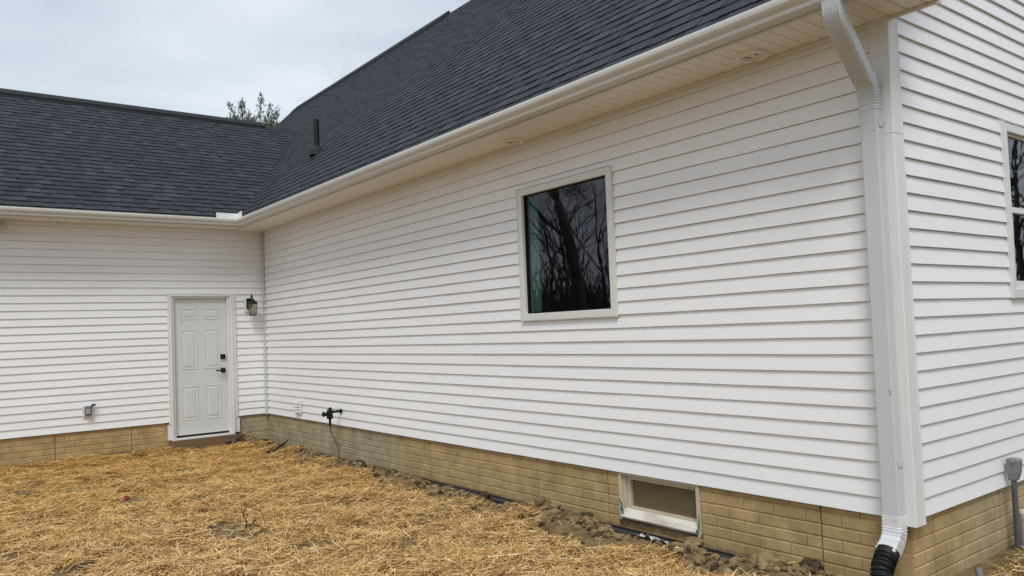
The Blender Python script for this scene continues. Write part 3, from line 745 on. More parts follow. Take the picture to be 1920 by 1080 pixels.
# --- roofs: every shingle tab is modelled
def roof(name, P, s_len, u0f, u1f, outf, seed):
    """P(u, s, h) -> xyz : u along eave, s up the slope, h above deck"""
    rnd = random.Random(seed); ex = .143; bm = bmesh.new(); lay = bm.verts.layers.float_color.new('tint')
    n_ = int(s_len/ex)+1
    for k in range(n_):
        s0 = k*ex; s1 = min(s0+ex, s_len)
        ua, ub = u0f(s0), u1f(s0); ua2, ub2 = u0f(s1), u1f(s1)
        lo, hi = min(ua, ua2), max(ub, ub2)
        u = lo-rnd.random()*.3; thick = True
        while u < hi:
            w_ = rnd.uniform(.09, .26) if thick else rnd.uniform(.07, .2)
            a, b = u, u+w_; u = b; 
            def cl(q, s): 
                t = (s-s0)/ex; return min(max(q, ua+(ua2-ua)*t), ub+(ub2-ub)*t)
            a0, b0, a1, b1 = cl(a, s0), cl(b, s0), cl(a, s1), cl(b, s1)
            if b0-a0 < .003 and b1-a1 < .003: thick = not thick; continue
            if a0 >= b0-1e-4: b0 = a0+1e-4
            if a1 >= b1-1e-4: b1 = a1+1e-4
            h = .0105 if thick else .0078
            h += rnd.uniform(-.0006, .0006)
            c = rnd.choice((.80, 1., 1.12, 1.30, .92)) if thick else rnd.choice((.76, .9, 1.04)); c *= rnd.uniform(.95, 1.05)
            hue = rnd.uniform(-.10, .06); col = (c*(1+hue), c, c*(1-hue*.6), 1)
            tpr = .004 if thick else 0
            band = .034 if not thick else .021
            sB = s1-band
            v = [bm.verts.new(P(a0+tpr, s0, h)), bm.verts.new(P(b0-tpr, s0, h)), bm.verts.new(P(b1-(0 if b1-a1 < .02 else 0), s1+.004, .0015+h*.3)), bm.verts.new(P(a1, s1+.004, .0015+h*.3)),
                 bm.verts.new(P(a0+tpr, s0, -.004)), bm.verts.new(P(b0-tpr, s0, -.004)), bm.verts.new(P(b1, s1, -.003)), bm.verts.new(P(a1, s1, -.003))]
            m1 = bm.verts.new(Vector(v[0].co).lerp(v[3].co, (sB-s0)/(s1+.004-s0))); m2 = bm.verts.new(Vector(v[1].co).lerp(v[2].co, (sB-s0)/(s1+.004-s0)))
            for q in v+[m1, m2]: q[lay] = col
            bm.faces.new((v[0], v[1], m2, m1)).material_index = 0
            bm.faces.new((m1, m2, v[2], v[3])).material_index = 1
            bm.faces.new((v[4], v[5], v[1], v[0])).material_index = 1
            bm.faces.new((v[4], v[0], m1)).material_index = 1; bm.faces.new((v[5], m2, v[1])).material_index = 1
            thick = not thick if rnd.random() < .85 else thick
    bmesh.ops.recalc_face_normals(bm, faces=bm.faces[:])
    # make normals point out
    return bm
cm, sm_ = 1/math.hypot(1, PM), PM/math.hypot(1, PM)
def PMain(u, s, h): return (-OV-.055+s*cm-h*sm_, -u, Z0-.055*PM+.012+s*sm_+h*cm)
SM = (RX+OV+.055)/cm
# valley with the wing roof: plan line through eave corner; main plane s -> x ; wing plane t -> y ; equal z
def xs_of(s): return -OV-.055+s*cm
def valley_y(x_): return -OV+(x_+OV)*PM/PL           # y on the valley for plan x
def u0main(s):
    x_ = xs_of(s)
    z_ = Z0+PM*(x_+OV)
    return -valley_y(x_) if z_ < RLZ else -7.55
bm = roof('r', PMain, SM, u0main, lambda s: LEN+.32, None, 3)
rf = obj('roof', bm, [M['shingle'], M['shingle_dark']], house)
cl_, sl_ = 1/math.hypot(1, PL), PL/math.hypot(1, PL)
def PWing(u, s, h): return (-u, -OV-.055+s*cl_-h*sl_, Z0-.055*PL+.012+s*sl_+h*cl_)
SL = (RY+OV+.055)/cl_
def u0wing(s):
    y_ = -OV-.055+s*cl_; return -(-OV+(y_+OV)*PL/PM)
bm = roof('r2', PWing, SL, u0wing, lambda s: -WEND+.25, None, 5)
rf2 = obj('roof', bm, [M['shingle'], M['shingle_dark']], house)
# roof decks (far slopes and underlay)
bm = bmesh.new()
zz = lambda x_: Z0+PM*(x_+OV)-.012
poly(bm, [(-.46, -LEN-.3, zz(-.46)), (RX, -LEN-.3, zz(RX)), (RX, 7.55, zz(RX)), (1.9, 7.55, zz(1.9)), (1.9, RY-.1, zz(1.9)), (-.46, -.46, zz(-.46))])
poly(bm, [(RX, -LEN-.3, RZ), (2*RX+.46, -LEN-.3, zz(-.46)), (2*RX+.46, 7.55, zz(-.46)), (RX, 7.55, RZ)])
poly(bm, [(-.46, 7.55, zz(-.46)), (1.9, 7.55, zz(1.9)), (1.9, RY, zz(1.9)), (-.46, 6.7, zz(-.46))])
zw = lambda y_: Z0+PL*(y_+OV)-.012
poly(bm, [(WEND-.25, -.46, zw(-.46)), (-.46, -.46, zw(-.46)), (1.95, RY, zw(RY)), (WEND-.25, RY, zw(RY))])
poly(bm, [(WEND-.25, RY, zw(RY)), (1.95, RY, zw(RY)), (-.46, 2*RY+.46, zw(-.46)), (WEND-.25, 2*RY+.46, zw(-.46))])
obj('roof_deck', bm, M['ridgecap'], house)
# far rake gable triangle
bm = bmesh.new(); ring_sweep(bm, [[(0, yy, H), (RX, yy, RZ-.2), (2*RX, yy, H)] for yy in (7.3, 7.38)]); obj('far_gable', bm, M['trim'], house)
# ridge caps and ridge vents
def ridge_main(y0, y1, up_, w_, th):
    bm = bmesh.new()
    pr = [(-w_, -w_*PM), (0, 0), (w_, -w_*PM), (w_, -w_*PM-th), (0, -th), (-w_, -w_*PM-th)]
    ring_sweep(bm, [[(RX+a, yy, RZ+b+up_) for a, b in pr] for yy in (y0, y1)]); return bm
bm = ridge_main(-LEN-.32, 7.55, .022, .15, .012)
obj('ridge_cap', bm, M['ridgecap'], house)
bm = ridge_main(-.05, 7.1, .075, .17, .055); obj('ridge_vent', bm, M['ridge'], house)
bm = ridge_main(-.05, 7.1, .083, .172, .007); obj('ridge_vent_cap', bm, M['ridgecap'], house)
def ridge_wing(x0, x1, up_, w_, th):
    bm = bmesh.new(); pr = [(-w_, -w_*PL), (0, 0), (w_, -w_*PL), (w_, -w_*PL-th), (0, -th), (-w_, -w_*PL-th)]
    ring_sweep(bm, [[(xx, RY+a, RLZ+b+up_) for a, b in pr] for xx in (x0, x1)]); return bm
obj('ridge_cap', ridge_wing(WEND-.25, 2.02, .022, .15, .012), M['ridgecap'], house)
obj('ridge_vent', ridge_wing(WEND-.1, 1.22, .070, .16, .055), M['ridge'], house)
obj('ridge_vent_cap', ridge_wing(WEND-.1, 1.22, .075, .162, .005), M['ridgecap'], house)
# plumbing vent pipe through the roof
bm = bmesh.new(); lathe(bm, [(.040, -.15), (.040, .50), (.034, .50), (.034, .30)], (.45, -1.12, 3.85), 20)
vp = obj('vent_pipe', bm, M['plastic_black'], house, smooth=False)
bm = bmesh.new(); lathe(bm, [(.12, -.06), (.10, 0.02), (.06, .07), (.043, .085)], (.45, -1.12, 3.87), 20); obj('pipe_boot', bm, M['ridge'], vp)
bm = bmesh.new(); q = [PMain(1.12+a, (.45+OV+.055)/cm+b, hh) for hh in (.009, .013) for a, b in ((-.17, -.17), (.17, -.17), (.17, .12), (-.17, .12))]
ring_sweep(bm, [q[:4], q[4:]]); obj('pipe_flashing', bm, M['ridgecap'], vp)

# --- downspout
def rrect_ring(c, du, dv, a, b, r=.010):
    pts = []
    for sx, sy, st in ((1, 1, 0), (-1, 1, 90), (-1, -1, 180), (1, -1, 270)):
        for q in (0, 45, 90):
            an = R(st+q); pts.append(c+du*((a-r)*sx+r*math.cos(an))+dv*((b-r)*sy+r*math.sin(an)))
    return pts
def rect_sweep(bm, path, a, b, corr=None, side=Vector((0, 1, 0)), grooves=False):
    """path of points; cross-section half-sizes a (along side) and b"""
    rings = []; n_ = len(path)
    for i, p in enumerate(path):
        d = (path[min(i+1, n_-1)]-path[max(i-1, 0)]).normalized(); dv = side.cross(d).normalized(); s = 1+(corr[i] if corr else 0)
        rings.append(rrect_ring(p, side, dv, a*s, b+(a*s-a)))
    ring_sweep(bm, rings)
YD = -9.715
ds = obj('downspout', B(-.092, -.018, YD-.050, YD+.050, -.03, 2.36), M['dspout'], house, bevel=.008)
# top offset: two crimped elbows and a short link
p_t = [Vector((-.498, YD-.062, 2.85)), Vector((-.498, YD-.062, 2.79)), Vector((-.488, YD-.060, 2.735)), Vector((-.455, YD-.056, 2.685)), Vector((-.40, YD-.048, 2.64)), Vector((-.17, YD-.014, 2.485)), Vector((-.095, YD-.004, 2.435)), Vector((-.062, YD, 2.375)), Vector((-.055, YD, 2.29))]
path = catmull(p_t, 16); cr = []; acc = 0
for i, p in enumerate(path):
    if i: acc += (p-path[i-1]).length
    t = i/16
    bend = (1 < t < 3.2) or t > 4.2
    cr.append((.045*(math.sin(acc*2*math.pi/.017)) if bend else 0)+.03)
# densify
def densify(path, cr_fn, step=.0035):
    o = [path[0]]
    for a, b in zip(path[:-1], path[1:]):
        k = max(1, int((b-a).length/step)); o += [a.lerp(b, (j+1)/k) for j in range(k)]
    acc = 0; c = [cr_fn(0, o[0])]
    for a, b in zip(o[:-1], o[1:]): acc += (b-a).length; c.append(cr_fn(acc, b))
    return o, c
def crf(acc, p):
    x_, z_ = p.x, p.z
    low = x_ > -.15 and 2.31 < z_; top_ = x_ < -.40 and z_ < 2.77
    return (.045*math.sin(acc*2*math.pi/.0175) if low else (.010*math.sin(acc*2*math.pi/.020) if top_ else 0))+.03
o_, c_ = densify(path, crf); bm = bmesh.new(); rect_sweep(bm, o_, .051, .037, c_)
for q in (-2.5, -1.5, -.5, .5, 1.5, 2.5):      # flutes pressed into the outer face
    pts = []
    for i in range(0, len(o_)-4, 6):
        p = o_[i]
        if not (2.46 < p.z < 2.83): continue
        d_ = (o_[i+3]-o_[i]).normalized(); nv_ = Vector((0, 1, 0)).cross(d_).normalized()
        if nv_.x > 0: nv_ = -nv_
        pts.append(p+Vector((0, q*.0165, 0))+nv_*.0372)
    tube(bm, pts, .0055, 6)

elb = obj('downspout_elbow', bm, M['dspout'], ds)
p_b = [Vector((-.055, YD, .03)), Vector((-.055, YD, -.03)), Vector((-.062, YD, -.075)), Vector((-.100, YD, -.125)), Vector((-.160, YD, -.165))]
o_, c_ = densify(catmull(p_b, 10), lambda acc, p: (.045*math.sin(acc*2*math.pi/.015) if p.z < -.035 else 0)+.035)
bm = bmesh.new(); rect_sweep(bm, o_, .052, .039, c_); obj('downspout_elbow', bm, M['elbow_white'], ds)
bm = bmesh.new()
for (yy, zz_) in ((YD-.02, .008), (YD-.035, .72), (YD-.040, .705), (YD-.03, 2.17)): lathe(bm, [(.0, -.096), (.005, -.0955), (.005, -.088)], (0, yy, zz_), 8, 'x')
obj_split('screw', bm, M['galv'], ds)
bm = bmesh.new(); box(bm, -.080, -.030, YD-.056, YD-.0515, .30, .335); box(bm, -.080, -.030, YD-.056, YD-.0515, 2.19, 2.23); obj_split('downspout_strap', bm, M['dspout'], ds)

# black corrugated adapter
bm = bmesh.new()
pb = catmull([(-.138, YD, -.152), (-.188, YD-.002, -.195), (-.232, YD-.006, -.245), (-.238, YD-.018, -.30), (-.195, YD-.045, -.345), (-.14, YD-.09, -.385), (-.08, YD-.16, -.46)], 12)
o_, _ = densify(pb, lambda a, p: 0, .0032); rr = []; acc = 0
for i, p in enumerate(o_):
    if i: acc += (p-o_[i-1]).length
    ph = (acc/.0155) % 1; rr.append((.060 if ph < .55 else .0515) if acc > .03 else .061)
tube(bm, o_, rr, 22)
tag(obj('drain_hose', bm, M['plastic_black'], smooth=False), 'black corrugated hose joined to the foot of the downspout and bending into the soil', 'drain hose')
dh = bpy.data.objects['drain_hose']
bm = bmesh.new()
for q in (-.03, .022): lathe(bm, [(.006, -.004), (.006, .004)], (-.203, YD+q, -.152), 8, 'x')
obj_split('screw', bm, M['galv'], dh)
# drain pipe along the wall
bm = bmesh.new(); pts = []; rr = []
yy = -9.62
while yy < -.35:
    pts.append((-.048+.004*math.sin(yy*2.1), yy, -.456+.005*math.sin(yy*.8))); ph = ((yy+20)/.018) % 1; rr.append(.050 if ph < .6 else .045); yy += .006
tube(bm, pts, rr, 12)
tag(obj('drain_pipe', bm, M['plastic_black']), 'black corrugated drain pipe half buried along the foot of the long wall', 'drain pipe')
# scrap of white film by the basement window
bm = bmesh.new()
g = [[None]*9 for _ in range(5)]
for i in range(5):
    for j in range(9):
        cx, cy = -.20+.028*i-.02*math.sin(j*.9), -8.12+.028*j+.01*math.sin(i*2)
        g[i][j] = bm.verts.new((cx, cy, float(gz(-.2, -8.0))+.045+.016*math.sin(i*2.3+j*1.7)+.01*math.sin(j*3.1)-.012*i))
for i in range(4):
    for j in range(8): bm.faces.new((g[i][j], g[i+1][j], g[i+1][j+1], g[i][j+1]))
o = obj('plastic_scrap', bm, M['film'], smooth=True); md = o.modifiers.new('s', 'SOLIDIFY'); md.thickness = .001
tag(o, 'crumpled white plastic scrap lying on the black pipe below the basement window', 'plastic scrap')

# ================================================================= FIXTURES
# wall lantern
ln_ = thing('wall_lantern', 'black wall lantern with clear glass mounted right of the door', 'wall lamp')
LX = -.222
bm = bmesh.new(); box(bm, LX-.085, LX+.045, -.020, -.004, 1.555, 1.775); obj('mounting_block', bm, M['trim'], ln_, bevel=.005)
bm = bmesh.new(); box(bm, LX-.055, LX+.035, -.032, -.0205, 1.605, 1.765); obj('back_plate', bm, M['black'], ln_, bevel=.008)
bm = bmesh.new(); tube(bm, catmull([(LX-.005, -.030, 1.70), (LX, -.055, 1.77), (LX, -.095, 1.812), (LX, -.128, 1.79), (LX, -.130, 1.745)], 8), .009, 10); obj('lantern_arm', bm, M['black'], ln_, smooth=True)
LY = -.130
bm = bmesh.new(); lathe(bm, [(.012, .06), (.020, .052), (.024, .040), (.045, .022), (.068, .0), (.074, -.012), (.070, -.015), (.0, -.015)], (LX, LY, 1.70), 4*6); obj('lantern_roof', bm, M['black'], ln_, smooth=False)
def frustum(bm, c, w0, w1, z0, z1):
    ring_sweep(bm, [[(c[0]+sx*w, c[1]+sy*w, z) for sx, sy in ((-1, -1), (1, -1), (1, 1), (-1, 1))] for w, z in ((w0, z0), (w1, z1))])
bm = bmesh.new()
for sx, sy in ((-1, -1), (1, -1), (1, 1), (-1, 1)):
    tube(bm, [(LX+sx*.037, LY+sy*.037, 1.515), (LX+sx*.056, LY+sy*.056, 1.688)], .0045, 6)
frustum(bm, (LX, LY), .042, .042, 1.500, 1.516); frustum(bm, (LX, LY), .060, .060, 1.676, 1.6849)
obj('lantern_cage', bm, M['black'], ln_)
bm = bmesh.new(); frustum(bm, (LX, LY), .034, .051, 1.517, 1.675); obj('lantern_glass', bm, M['glass_lamp'], ln_)
bm = bmesh.new(); lathe(bm, [(.012, .0), (.016, .03), (.022, .07), (.012, .10)], (LX, LY, 1.54), 12); obj('bulb', bm, M['film'], ln_, smooth=True)
# floodlight at the left edge, under the eave
fl = thing('flood_light', 'white twin head flood light under the eave at the left edge', 'flood light')
FX = -3.40
bm = bmesh.new(); lathe(bm, [(.055, 0), (.055, -.02), (.03, -.03)], (FX, -.006, 2.72), 20, 'y'); obj('base', bm, M['winframe'], fl)
for (dx, lab) in ((-.10, 0), (.10, 1)):
    c0_ = Vector((FX, -.03, 2.72)); c1_ = Vector((FX+dx*.6, -.085, 2.735)); dr_ = Vector((dx*4, -.8, -.62)).normalized()
    bm = bmesh.new(); tube(bm, [c0_, c1_], .010, 8); 
    tube(bm, [c1_-dr_*.02, c1_+dr_*.03, c1_+dr_*.09, c1_+dr_*.115], [.022, .030, .046, .050], 18)
    hd = obj('lamp_head', bm, M['winframe'], fl, smooth=False)
    bm = bmesh.new(); tube(bm, [c1_+dr_*.1152, c1_+dr_*.119], [.042, .038], 18); obj('lens', bm, M['alum'], hd)
# soffit lights
def soffit_light(cx, cy, lab):
    t = thing('soffit_light', lab, 'recessed light', 'round lights in the soffit')
    bm = bmesh.new(); lathe(bm, [(.060, -.001), (.066, -.007), (.072, -.009), (.102, -.0085), (.108, -.005), (.108, .0)], (cx, cy, H), 32)
    # open ring
    bm.free(); bm = bmesh.new(); prof = [(.066, .010), (.068, -.012), (.075, -.018), (.098, -.017), (.106, -.010), (.112, -.004), (.112, .002)]
    rings = [[(cx+r*math.cos(a), cy+r*math.sin(a), H+h) for r, h in prof] for a in [2*math.pi*k/32 for k in range(33)]]
    vs_ = [[bm.verts.new(p) for p in r] for r in rings]
    for a, b in zip(vs_[:-1], vs_[1:]):
        for i in range(len(prof)-1): bm.faces.new((a[i], a[i+1], b[i+1], b[i]))
    bmesh.ops.recalc_face_normals(bm, faces=bm.faces[:]); obj('trim_ring', bm, M['soffit'], t, smooth=True)
    bm = bmesh.new(); lathe(bm, [(.062, .003), (.056, .0035), (.050, -.004), (.030, -.006), (.010, -.006)], (cx, cy, H), 28); obj('baffle', bm, M['soffit'], t)
    bm = bmesh.new()
    for k in range(3):
        for s in (-1, 1):
            r0 = .026+.011*k
            tube(bm, [(cx+r0*math.sin(a)*.9, cy+s*r0*math.cos(a), H-.0065+.0012*k) for a in [(-.75+1.5*j/6) for j in range(7)]], .0022, 5)
    obj_split('louvre', bm, M['dark_gap'], t); bm = bmesh.new()
    for k in range(3):
        a = 2.1*k+.5; lathe(bm, [(.0045, -.0195), (.0045, -.016)], (cx+.086*math.cos(a), cy+.086*math.sin(a), H), 8)
    obj_split('screw', bm, M['dark_gap'], t)
soffit_light(-.150, -9.03, 'round white recessed light in the soffit near the downspout')
soffit_light(-.125, -6.53, 'round white recessed light in the soffit above the square window')
# grey outlet on the wing wall
t = thing('outlet_box', 'grey weatherproof outlet box on the wing wall left of the door', 'outlet')
bm = bmesh.new(); box(bm, -2.515, -2.385, -.020, -.002, .185, .345); obj('mounting_block', bm, M['trim'], t, bevel=.004)
bm = bmesh.new(); box(bm, -2.492, -2.412, -.068, -.0205, .205, .330); obj('cover', bm, M['greybox'], t, bevel=.010)
bm = bmesh.new(); box(bm, -2.480, -2.430, -.078, -.0685, .232, .296); obj('cover_window', bm, M['galv'], t, bevel=.005)
bm = bmesh.new(); tube(bm, [(-2.412, -.045, .315), (-2.395, -.050, .350), (-2.372, -.055, .345), (-2.365, -.055, .330)], [.012, .014, .013, .008], 8); obj('cover_latch', bm, M['black'], t, smooth=True)
# white vent cover on the long wall
t = thing('vent_cover', 'small white louvred cover low on the long wall near the corner', 'vent cover')
bm = bmesh.new(); box(bm, -.020, -.0, -1.365, -1.150, .070, .255); obj('frame', bm, M['trim'], t, bevel=.004)
for k in range(4):
    bm = bmesh.new(); z_ = .088+k*.040; ring_sweep(bm, [[(-.0205, yy, z_), (-.040, yy, z_+.004), (-.040, yy, z_+.009), (-.0205, yy, z_+.032)] for yy in (-1.345, -1.170)]); obj('louvre', bm, M['trim'], t)
# black spigot fitting with cable
t = thing('water_spigot', 'black spigot fitting sticking out of the long wall low near the corner', 'spigot')
sy, sz = -2.62, .185
bm = bmesh.new(); lathe(bm, [(.030, 0), (.030, -.012), (.016, -.016), (.016, -.13)], (0, sy, sz), 14, 'x'); obj('spout_arm', bm, M['black'], t)
bm = bmesh.new(); box(bm, -.185, -.125, sy-.035, sy+.035, sz-.085, sz+.030); lathe(bm, [(.022, .03), (.022, .055), (.010, .06)], (-.15, sy, sz), 12); obj('valve_body', bm, M['black'], t, bevel=.008)
bm = bmesh.new(); lathe(bm, [(.022, -.185), (.022, -.225), (.030, -.226), (.030, -.250)], (0, sy, sz-.02), 14, 'x'); lathe(bm, [(.016, -.085), (.016, -.15), (.010, -.17)], (-.155, sy, sz), 10); obj('hose_nozzle', bm, M['black'], t)
bm = bmesh.new(); tube(bm, catmull([(-.155, sy, sz-.16), (-.150, sy-.01, sz-.25), (-.13, sy-.06, sz-.34), (-.12, sy-.14, sz-.43), (-.135, sy-.19, sz-.50), (-.15, sy-.20, sz-.60), (-.17, sy-.20, sz-.68)], 8), .0065, 8)
tag(obj('hanging_cable', bm, M['cable'], smooth=True), 'thin brown cable hanging from the black spigot down to the soil', 'cable')
# gable-side conduit, white pipe and stub
t = thing('electrical_conduit', 'grey conduit with grey head rising from soil against the gable wall', 'conduit')
cx, cy = 1.245, -LEN-.045
bm = bmesh.new(); lathe(bm, [(.017, -.60), (.017, .07)], (cx, cy, 0), 16); obj('conduit_pipe', bm, M['greypvc_dark'], t, smooth=False)
bm = bmesh.new(); ring_sweep(bm, [[(cx+a, cy+b, z) for a, b in ((-w1, -d1), (w1, -d1), (w1, .028), (-w1, .028))] for w1, d1, z in ((.022, .024, .045), (.025, .028, .055), (.032, .040, .10), (.037, .046, .175), (.035, .040, .187))]); obj('conduit_head', bm, M['greypvc'], t, bevel=.006)
bm = bmesh.new(); lathe(bm, [(.011, 0), (.011, -.012)], (cx-.037, cy-.01, .165), 10, 'y'); obj('head_clip', bm, M['greypvc'], t)
bm = bmesh.new(); lathe(bm, [(.056, -.60), (.056, -.22), (.060, -.219), (.060, -.185), (.052, -.172), (.0, -.168)], (1.395, -LEN-.07, 0), 24)
tag(obj('white_pipe', bm, M['whitepvc'], smooth=False), 'capped white plastic pipe upright by the gable wall at the right edge', 'pipe')
bm = bmesh.new(); tube(bm, [(.37, -LEN-.19, -.50), (.395, -LEN-.155, -.33), (.398, -LEN-.152, -.325), (.402, -LEN-.150, -.305)], [.017, .017, .020, .020], 14)
tag(obj('pipe_stub', bm, M['greypvc']), 'short grey pipe stub leaning out of the soil below the gable wall', 'pipe')

# ================================================================= LITTER
bm = bmesh.new(); rx, ry = -2.69, -3.43; rnd = random.Random(5)
for k in range(7):
    c = Vector((rx+rnd.uniform(-.026, .026), ry+rnd.uniform(-.02, .02), float(gz(rx, ry))+.045+rnd.uniform(-.01, .012)))
    a = Vector((rnd.uniform(-1, 1), rnd.uniform(-1, 1), rnd.uniform(-.6, .6))).normalized()*.022; b = Vector((rnd.uniform(-1, 1), rnd.uniform(-1, 1), rnd.uniform(0, 1))).normalized()*.018
    v = [bm.verts.new(c+a+b), bm.verts.new(c+a*.2+b*1.5), bm.verts.new(c-a+b*.6), bm.verts.new(c-a-b*.5), bm.verts.new(c-b*1.1), bm.verts.new(c+a-b*.6)]; bm.faces.new(v[:4]); bm.faces.new((v[0], v[3], v[4], v[5]))
o = obj('plastic_scrap', bm, M['red']); md = o.modifiers.new('s', 'SOLIDIFY'); md.thickness = .002
tag(o, 'crumpled orange red plastic scrap lying on the straw', 'plastic scrap')
def twig(name, base_, segs, label, m=None):
    bm = bmesh.new()
    for pts, r in segs: tube(bm, [Vector(base_)+Vector(p) for p in pts], r, 6)
    return tag(obj(name, bm, m or M['stick'], smooth=True), label, 'stick')
gg = lambda a, b: float(gz(a, b))
twig('dry_weed', (-2.20, -5.45, gg(-2.2, -5.45)), [([(0, 0, 0), (.01, .0, .06), (-.01, .02, .12), (.02, .02, .18), (.05, .02, .22)], [.006, .005, .004, .003, .002]), ([(-.01, .02, .12), (-.03, .0, .17), (-.03, -.01, .21)], [.003, .0025, .0015]), ([(.0, .0, .03), (.05, -.03, .05), (.10, -.05, .02)], [.005, .004, .003]), ([(.05, -.03, .05), (.07, -.06, .09)], [.003, .002]), ([(.0, 0, .04), (.08, -.09, .03), (.12, -.16, .01)], [.004, .003, .002])], 'spindly dark dry weed standing out of the straw near the bottom')
twig('dark_stick', (-.45, -1.62, gg(-.45, -1.62)+.05), [([(-.12, -.12, -.01), (0, 0, .012), (.14, .15, .03), (.25, .30, .05)], [.008, .014, .013, .009]), ([(.14, .15, .03), (.18, .13, .07)], [.008, .004])], 'dark crooked stick lying by the long wall near the inner corner')
twig('dark_stick', (-.45, -.12, -.37), [([(-.20, -.05, .0), (-.1, -.03, .02), (.08, .02, .10)], [.012, .016, .010]), ([(-.25, -.09, .02), (.05, -.07, .03)], [.012, .010])], 'short dark stick leaning on the stoop board right of the door')
twig('dry_weed', (-2.05, -1.75, gg(-2.05, -1.75)), [([(0, 0, 0), (.0, .0, .08), (.02, .01, .15)], [.004, .003, .0015]), ([(.0, 0, .04), (.05, .01, .08)], [.003, .0015]), ([(-.14, .0, .02), (.0, .0, .035)], [.004, .003])], 'small dark dry weed in the straw in front of the door')

# ================================================================= TREES
def bare_tree(name, base_, hgt_, seed, label, depth=6, spread=.5, r0=None, group=None, lean=(0, 0)):
    rnd = random.Random(seed); segs = []; trunk = bmesh.new(); crown = bmesh.new()
    def grow(p, d, L_, r, lvl):
        pts = [p]; q = p.copy(); dd = d.copy(); k = 4 if lvl < 3 else 3; rs = [r]
        for i in range(k):
            dd = (dd+Vector((rnd.gauss(0, .12), rnd.gauss(0, .12), rnd.gauss(.05, .06)))).normalized(); q = q+dd*(L_/k); pts.append(q.copy()); rs.append(r*(1-.42*(i+1)/k))
        tube(trunk if lvl == 0 else crown, pts, rs, 8 if lvl == 0 else (5 if lvl < 3 else 3), ends=lvl == 0)
        if lvl >= depth: return
        kids = rnd.choice((3, 3, 4)) if lvl else 4
        for j in range(kids):
            i = rnd.randint(max(1, k-2), k) if lvl else k-(j == 0)
            ax = Vector((rnd.gauss(0, 1), rnd.gauss(0, 1), rnd.gauss(0, .35))).normalized()
            nd = (dd*(.85)+ax*spread*rnd.uniform(.7, 1.4)).normalized(); nd.z = max(nd.z, -.05+.1*rnd.random())
            grow(pts[i], nd.normalized(), L_*rnd.uniform(.58, .82), rs[i]*rnd.uniform(.42, .66), lvl+1)
        if lvl >= 1:
            for j in range(2):
                i = rnd.randint(1, k); ax = Vector((rnd.gauss(0, 1), rnd.gauss(0, 1), rnd.gauss(.2, .4))).normalized()
                grow(pts[i], ax, L_*.45, rs[i]*.35, max(lvl+2, depth-1))
    grow(Vector(base_), Vector((lean[0], lean[1], 1)).normalized(), hgt_*.42, r0 or hgt_*.018, 0)
    t = thing(name, label, 'tree', group)
    obj('trunk', trunk, M['bark'], t, smooth=True); obj('branches', crown, M['bark'], t)
    return t
GR = 'bare trees across the yard, reflected in the windows'
# seen mirrored in the square window: from the glass they lie towards -x, +y
def mir(x_, fr_): return -11.92+(1.24-.24*fr_)*(4.37-x_)      # y of a tree seen at fraction fr_ across the mirrored window
TR = [(-15.0, mir(-15.0, .60), 17, 'tall thick trunked bare tree reflected in the middle of the square window', (-.03, .11)),
      (-20.5, mir(-20.5, .30), 12, 'slim bare tree reflected left of the thick trunk in the square window', (0, 0)),
      (-19.5, mir(-19.5, .97), 12, 'leaning bare tree reflected at the right edge of the square window', (.0, .10)),
      (-21, mir(-21, .10), 12, 'bare tree reflected far left in the square window', (0, 0)),
      (-24, mir(-24, .45), 13, 'distant bare tree reflected behind the thick trunk in the square window', (0, 0)),
      (-26, mir(-26, .80), 12, 'far bare tree reflected low at the right of the square window', (0, 0)),
      (-31, mir(-31, .25), 13, 'farthest bare tree of the stand reflected in the square window', (0, 0)),
      (-34, mir(-34, .65), 14, 'pale distant bare tree reflected right of the thick trunk', (0, 0)),
      (21, -16.4, 12, 'bare tree reflected in the upper pane of the gable window', (0, 0)),
      (27, -18.7, 13, 'second bare tree behind, reflected in the gable window', (0, 0)),
      (24, -17.5, 11, 'multi branched bare tree reflected in the lower pane of the gable window', (.1, 0))]
for i, (tx, ty, th_, lab, le) in enumerate(TR):
    bare_tree('bare_tree', (tx, ty, -.45), th_, 40+i, lab, depth=6, spread=.55 if i else .42, r0=.30 if i == 0 else .12, group=GR, lean=le)
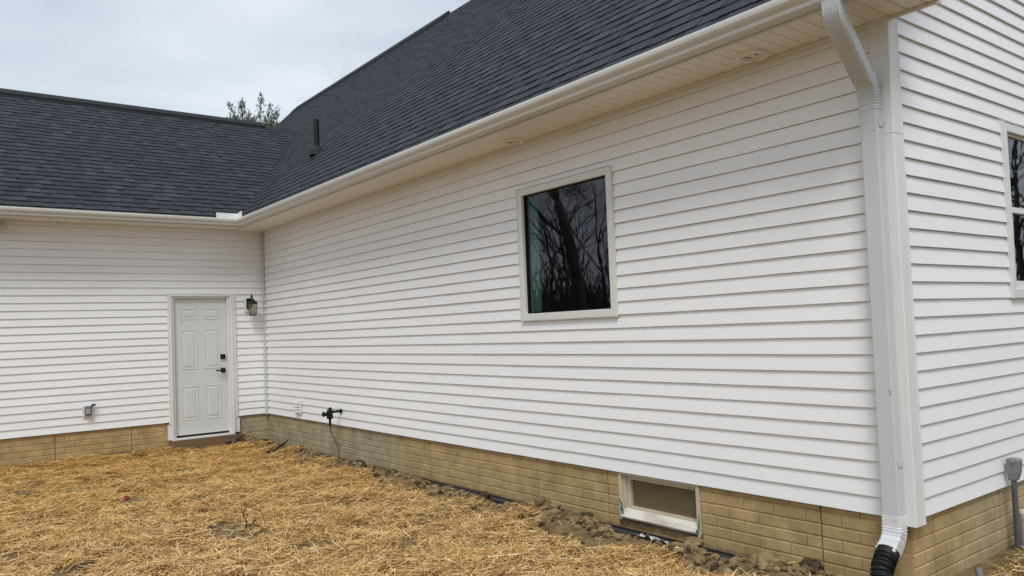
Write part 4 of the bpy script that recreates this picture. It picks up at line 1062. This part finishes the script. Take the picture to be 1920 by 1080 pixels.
# dark brush line under the reflected trees
bm = bmesh.new(); rnd = random.Random(9)
for k in range(2600):
    if k < 2100: px = rnd.uniform(-52, -26); py = -11.92+rnd.uniform(.7, 1.35)*(4.37-px)
    else: px = rnd.uniform(26, 40); py = rnd.uniform(-34, -8)
    hh = rnd.choice((2.5, 3.5, 5, 8))*rnd.uniform(.7, 1.1); d = Vector((rnd.gauss(0, .35), rnd.gauss(0, .35), 1)).normalized()
    tube(bm, [Vector((px, py, -.5)), Vector((px, py, -.5))+d*hh*.5, Vector((px, py, -.5))+d*hh+Vector((rnd.gauss(0, .4), rnd.gauss(0, .4), 0))], [.09, .05, .01], 3, ends=False)
tag(obj('brush', bm, M['bark']), 'dark leafless underbrush along the far edge of the yard', 'underbrush', kind='stuff')
# twig tips just above the main ridge
bare_tree('bare_tree', (12.0, 20.5, -.45), 12.6, 77, 'bare tree whose thin twigs show faintly just above the main ridge', depth=6, spread=.4)
# evergreen behind the wing roof
def evergreen(base_, label):
    rnd = random.Random(21); bx, by, bz = base_; tr = bmesh.new(); cr = bmesh.new(); lay = cr.verts.layers.float_color.new('tint')
    tube(tr, [(bx, by, bz), (bx+.05, by, bz+4), (bx, by, bz+8.9)], [.22, .15, .06], 10)
    def spray(p, d, L_, w_):
        tube(tr, [p, p+d*L_*.9], [.015, .004], 4, ends=False)
        n_ = int(190*L_)
        for j in range(n_):
            t_ = rnd.random(); c = p+d*L_*(.15+.95*t_)+Vector((rnd.gauss(0, 1), rnd.gauss(0, 1), rnd.gauss(0, .8)))*w_*(1.15-t_*.75)
            s = rnd.uniform(.018, .042); a = Vector((rnd.gauss(0, .6), rnd.gauss(0, .6), 1)).normalized()*s*1.7; b = Vector((rnd.gauss(0, 1), rnd.gauss(0, 1), rnd.gauss(0, .4))).normalized()*s*.55
            q = rnd.uniform(.55, 1.55); v = [cr.verts.new(c-a), cr.verts.new(c+b), cr.verts.new(c+a), cr.verts.new(c-b)]
            for u_ in v: u_[lay] = (q, q*rnd.uniform(.93, 1.06), q*.9, 1)
            cr.faces.new(v)
    for k in range(260):
        f = k/260; z_ = bz+2.9+f*5.9*rnd.uniform(.93, 1.04); ra = (1.0-f*.22)*1.15
        an = k*2.4; o_ = Vector((math.cos(an), math.sin(an), 0)); p = Vector((bx, by, z_))+o_*ra*rnd.uniform(.05, .80)
        d = (o_*rnd.uniform(.12, .38)+Vector((0, 0, 1))).normalized(); spray(p, d, rnd.uniform(.7, 1.35), .10)
    t = thing('evergreen_tree', label, 'tree'); obj('trunk', tr, M['bark'], t); obj('crown', cr, M['needle'], t)
evergreen((5.32, 15.3, -.45), 'evergreen tree top showing above the wing roof ridge')
